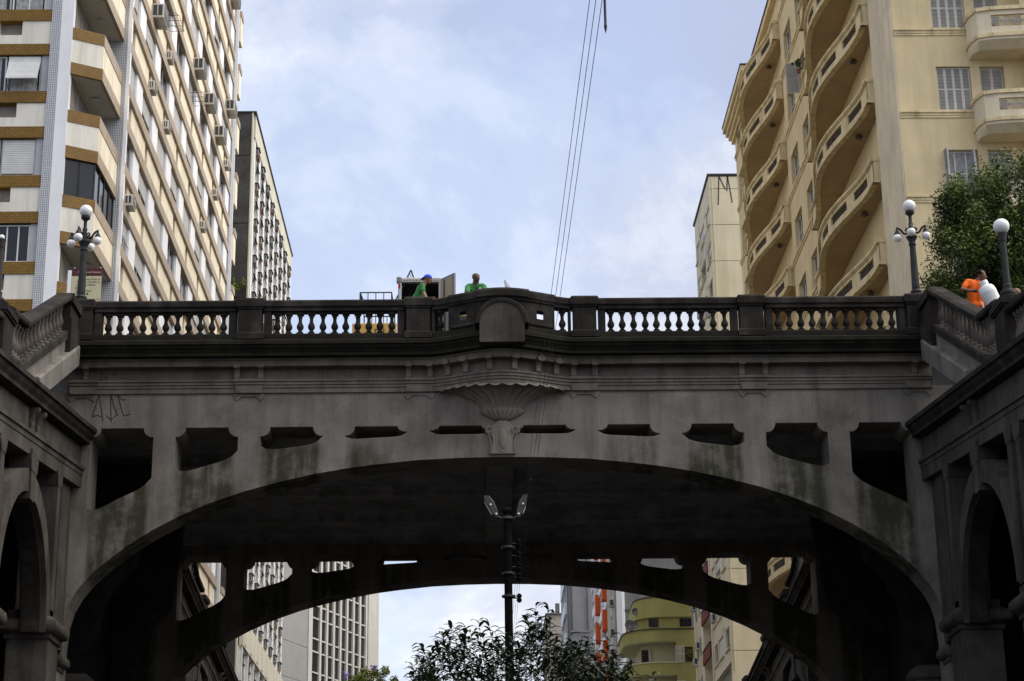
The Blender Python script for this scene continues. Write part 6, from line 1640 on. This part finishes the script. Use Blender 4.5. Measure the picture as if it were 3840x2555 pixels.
bxr = part('cargo_box', MB().box(-2.62, -1.52, 48.45, 50.25, 17.78, 17.86).box(-2.62, -1.52, 48.45, 50.25, 19.42, 19.52).box(-2.62, -1.52, 50.2, 50.25, 17.87, 19.41).box(-2.62, -2.56, 48.55, 50.19, 17.87, 19.41).box(-1.58, -1.52, 48.55, 50.19, 17.87, 19.41), TIN, tk)
tbox('door_post', GREY_PANEL, -2.64, -2.55, 48.4, 48.5, 17.78, 19.4); tbox('door_post', GREY_PANEL, -1.58, -1.5, 48.4, 48.5, 17.78, 19.4)
tbox('roof_rail', AC_WHITE, -2.55, -1.52, 48.4, 48.52, 19.4, 19.52); tbox('corner_cap', TGREY, -2.68, -2.552, 48.38, 48.55, 19.4, 19.54)
mb = MB()
for i in range(12): mb.box(-2.5+.08*i, -2.45+.08*i, 48.39, 48.4, 19.43, 19.46)
part('rail_slots', mb, TGREY, tk)
tbox('tail_light', TAIL, -2.63, -2.58, 48.385, 48.4, 19.22, 19.36, b=.004)
# door leaf standing open towards the viewer's right
Fdr = Face(-1.55, 48.45, -52)
dl = pbox('open_door', TGREY, tk, Fdr, 0, .62, 0, .05, 17.8, 19.48); pbox('door_lining', DOORTAN, dl, Fdr, .04, .54, -.014, -.001, 18.9, 19.42); pbox('door_bar', LANT, dl, Fdr, .2, .24, -.03, -.002, 17.9, 19.4)
mb = MB(); r = .018      # steel rack over the bed
for y in (48.3, 50.2):
    mb.path([(-3.62, y, 18.2), (-3.62, y, 19.07), (-2.8, y, 19.07), (-2.8, y, 18.2)], r, 5)
    for i in range(1, 4): x = -3.62+.82*i/4; mb.tube((x, y, 18.2), (x, y, 19.07), r*.7, n=5)
mb.tube((-3.62, 48.3, 19.07), (-3.62, 50.2, 19.07), r, n=5).tube((-2.8, 48.3, 19.07), (-2.8, 50.2, 19.07), r, n=5).tube((-3.62, 48.3, 19.07), (-3.45, 48.3, 18.6), r, n=5)
part('steel_rack', mb, BLACK_METAL, tk)
mb = MB(); a, b = V3(-2.78, 48.35, 18.7), V3(-2.31, 48.6, 19.80); c_, d_ = a+V3(.2, .3, -.2), b+V3(.1, .25, -.24)
mb.tube(a, b, .02, n=5).tube(c_, d_, .02, n=5).tube(b, d_, .02, n=5)
for i in range(1, 12): mb.tube(a.lerp(b, i/12), c_.lerp(d_, i/12), .01, n=4)
part('ladder', mb, BLACK_METAL, tk)
cab = MB(); cab.loft([[(x, y, z) for x, z in ((.35, 17.2), (-1.46, 17.2), (-1.46, 18.5), (-.4, 18.5), (.25, 18.0))] for y in (48.3, 50.2)]); part('cab', cab, TYEL, tk)
tbox('windscreen', GLASS, -1.2, -.45, 48.28, 48.3, 17.95, 18.4, b=0)
for x in (-.4, -3.0):
    for y in (48.3, 50.0):
        mb = MB().lathe([(.1, -.12), (.4, -.12), (.44, -.08), (.44, .08), (.4, .12), (.1, .12)], n=22); mb.v = [(vx, vz, vy) for vx, vy, vz in mb.v]
        wl = put('wheel', mb.mesh('tyre', BLACK_METAL, True), tk, (x, y+.1, 17.06)); rim = MB().lathe([(.05, -.13), (.24, -.13), (.24, .13), (.05, .13)], n=16); rim.v = [(vx, vz, vy) for vx, vy, vz in rim.v]; put('rim', rim.mesh('rim', GREY_PANEL, True), wl, (x, y+.1, 17.06))
tbox('chassis', BLACK_METAL, -3.7, .2, 48.8, 49.8, 17.1, 17.44, b=0)
# pale raised hatch of a hand-drawn cart, right of the bald man
ht = thing('cart_with_raised_lid', 'pale tilted lid rising above the bowed parapet, right of the bald man', 'cart', (.3, 47.1, 16.72))
tb = MB().cbox(.05, .75, 46.9, 47.4, 17.0, 17.75, .03); part('box', tb, GREY_PANEL, ht)
a, b, c_ = V3(.13, 47, 18.9), V3(.42, 47, 18.45), V3(.2, 47, 18.2)
mb = MB(); n_ = V3(0, .03, 0); 
for p0, p1, w_ in ((V3(.13, 47, 18.9), V3(.22, 47, 18.1), .03), (V3(.13, 47, 18.9), V3(.5, 47, 18.35), .016), (V3(.5, 47, 18.35), V3(.42, 47, 17.8), .02), (V3(.22, 47, 18.1), V3(.22, 47, 17.7), .03)): mb.tube(p0, p1, w_, n=4)
part('lid_frame', mb, AC_WHITE, ht)
mb = MB(); mb.loft([[(x, y, z) for x, z in ((.16, 18.8), (.24, 18.12), (.42, 17.9), (.46, 18.35))] for y in (47.01, 47.02)]); part('lid', mb, TGREY, ht)
for x in (.15, .65):
    mb = MB().lathe([(.03, -.03), (.16, -.03), (.17, 0), (.16, .03), (.03, .03)], n=16); mb.v = [(vx, vz, vy) for vx, vy, vz in mb.v]; put('wheel', mb.mesh('wheel', BLACK_METAL, True), ht, (x, 46.85, 16.9))
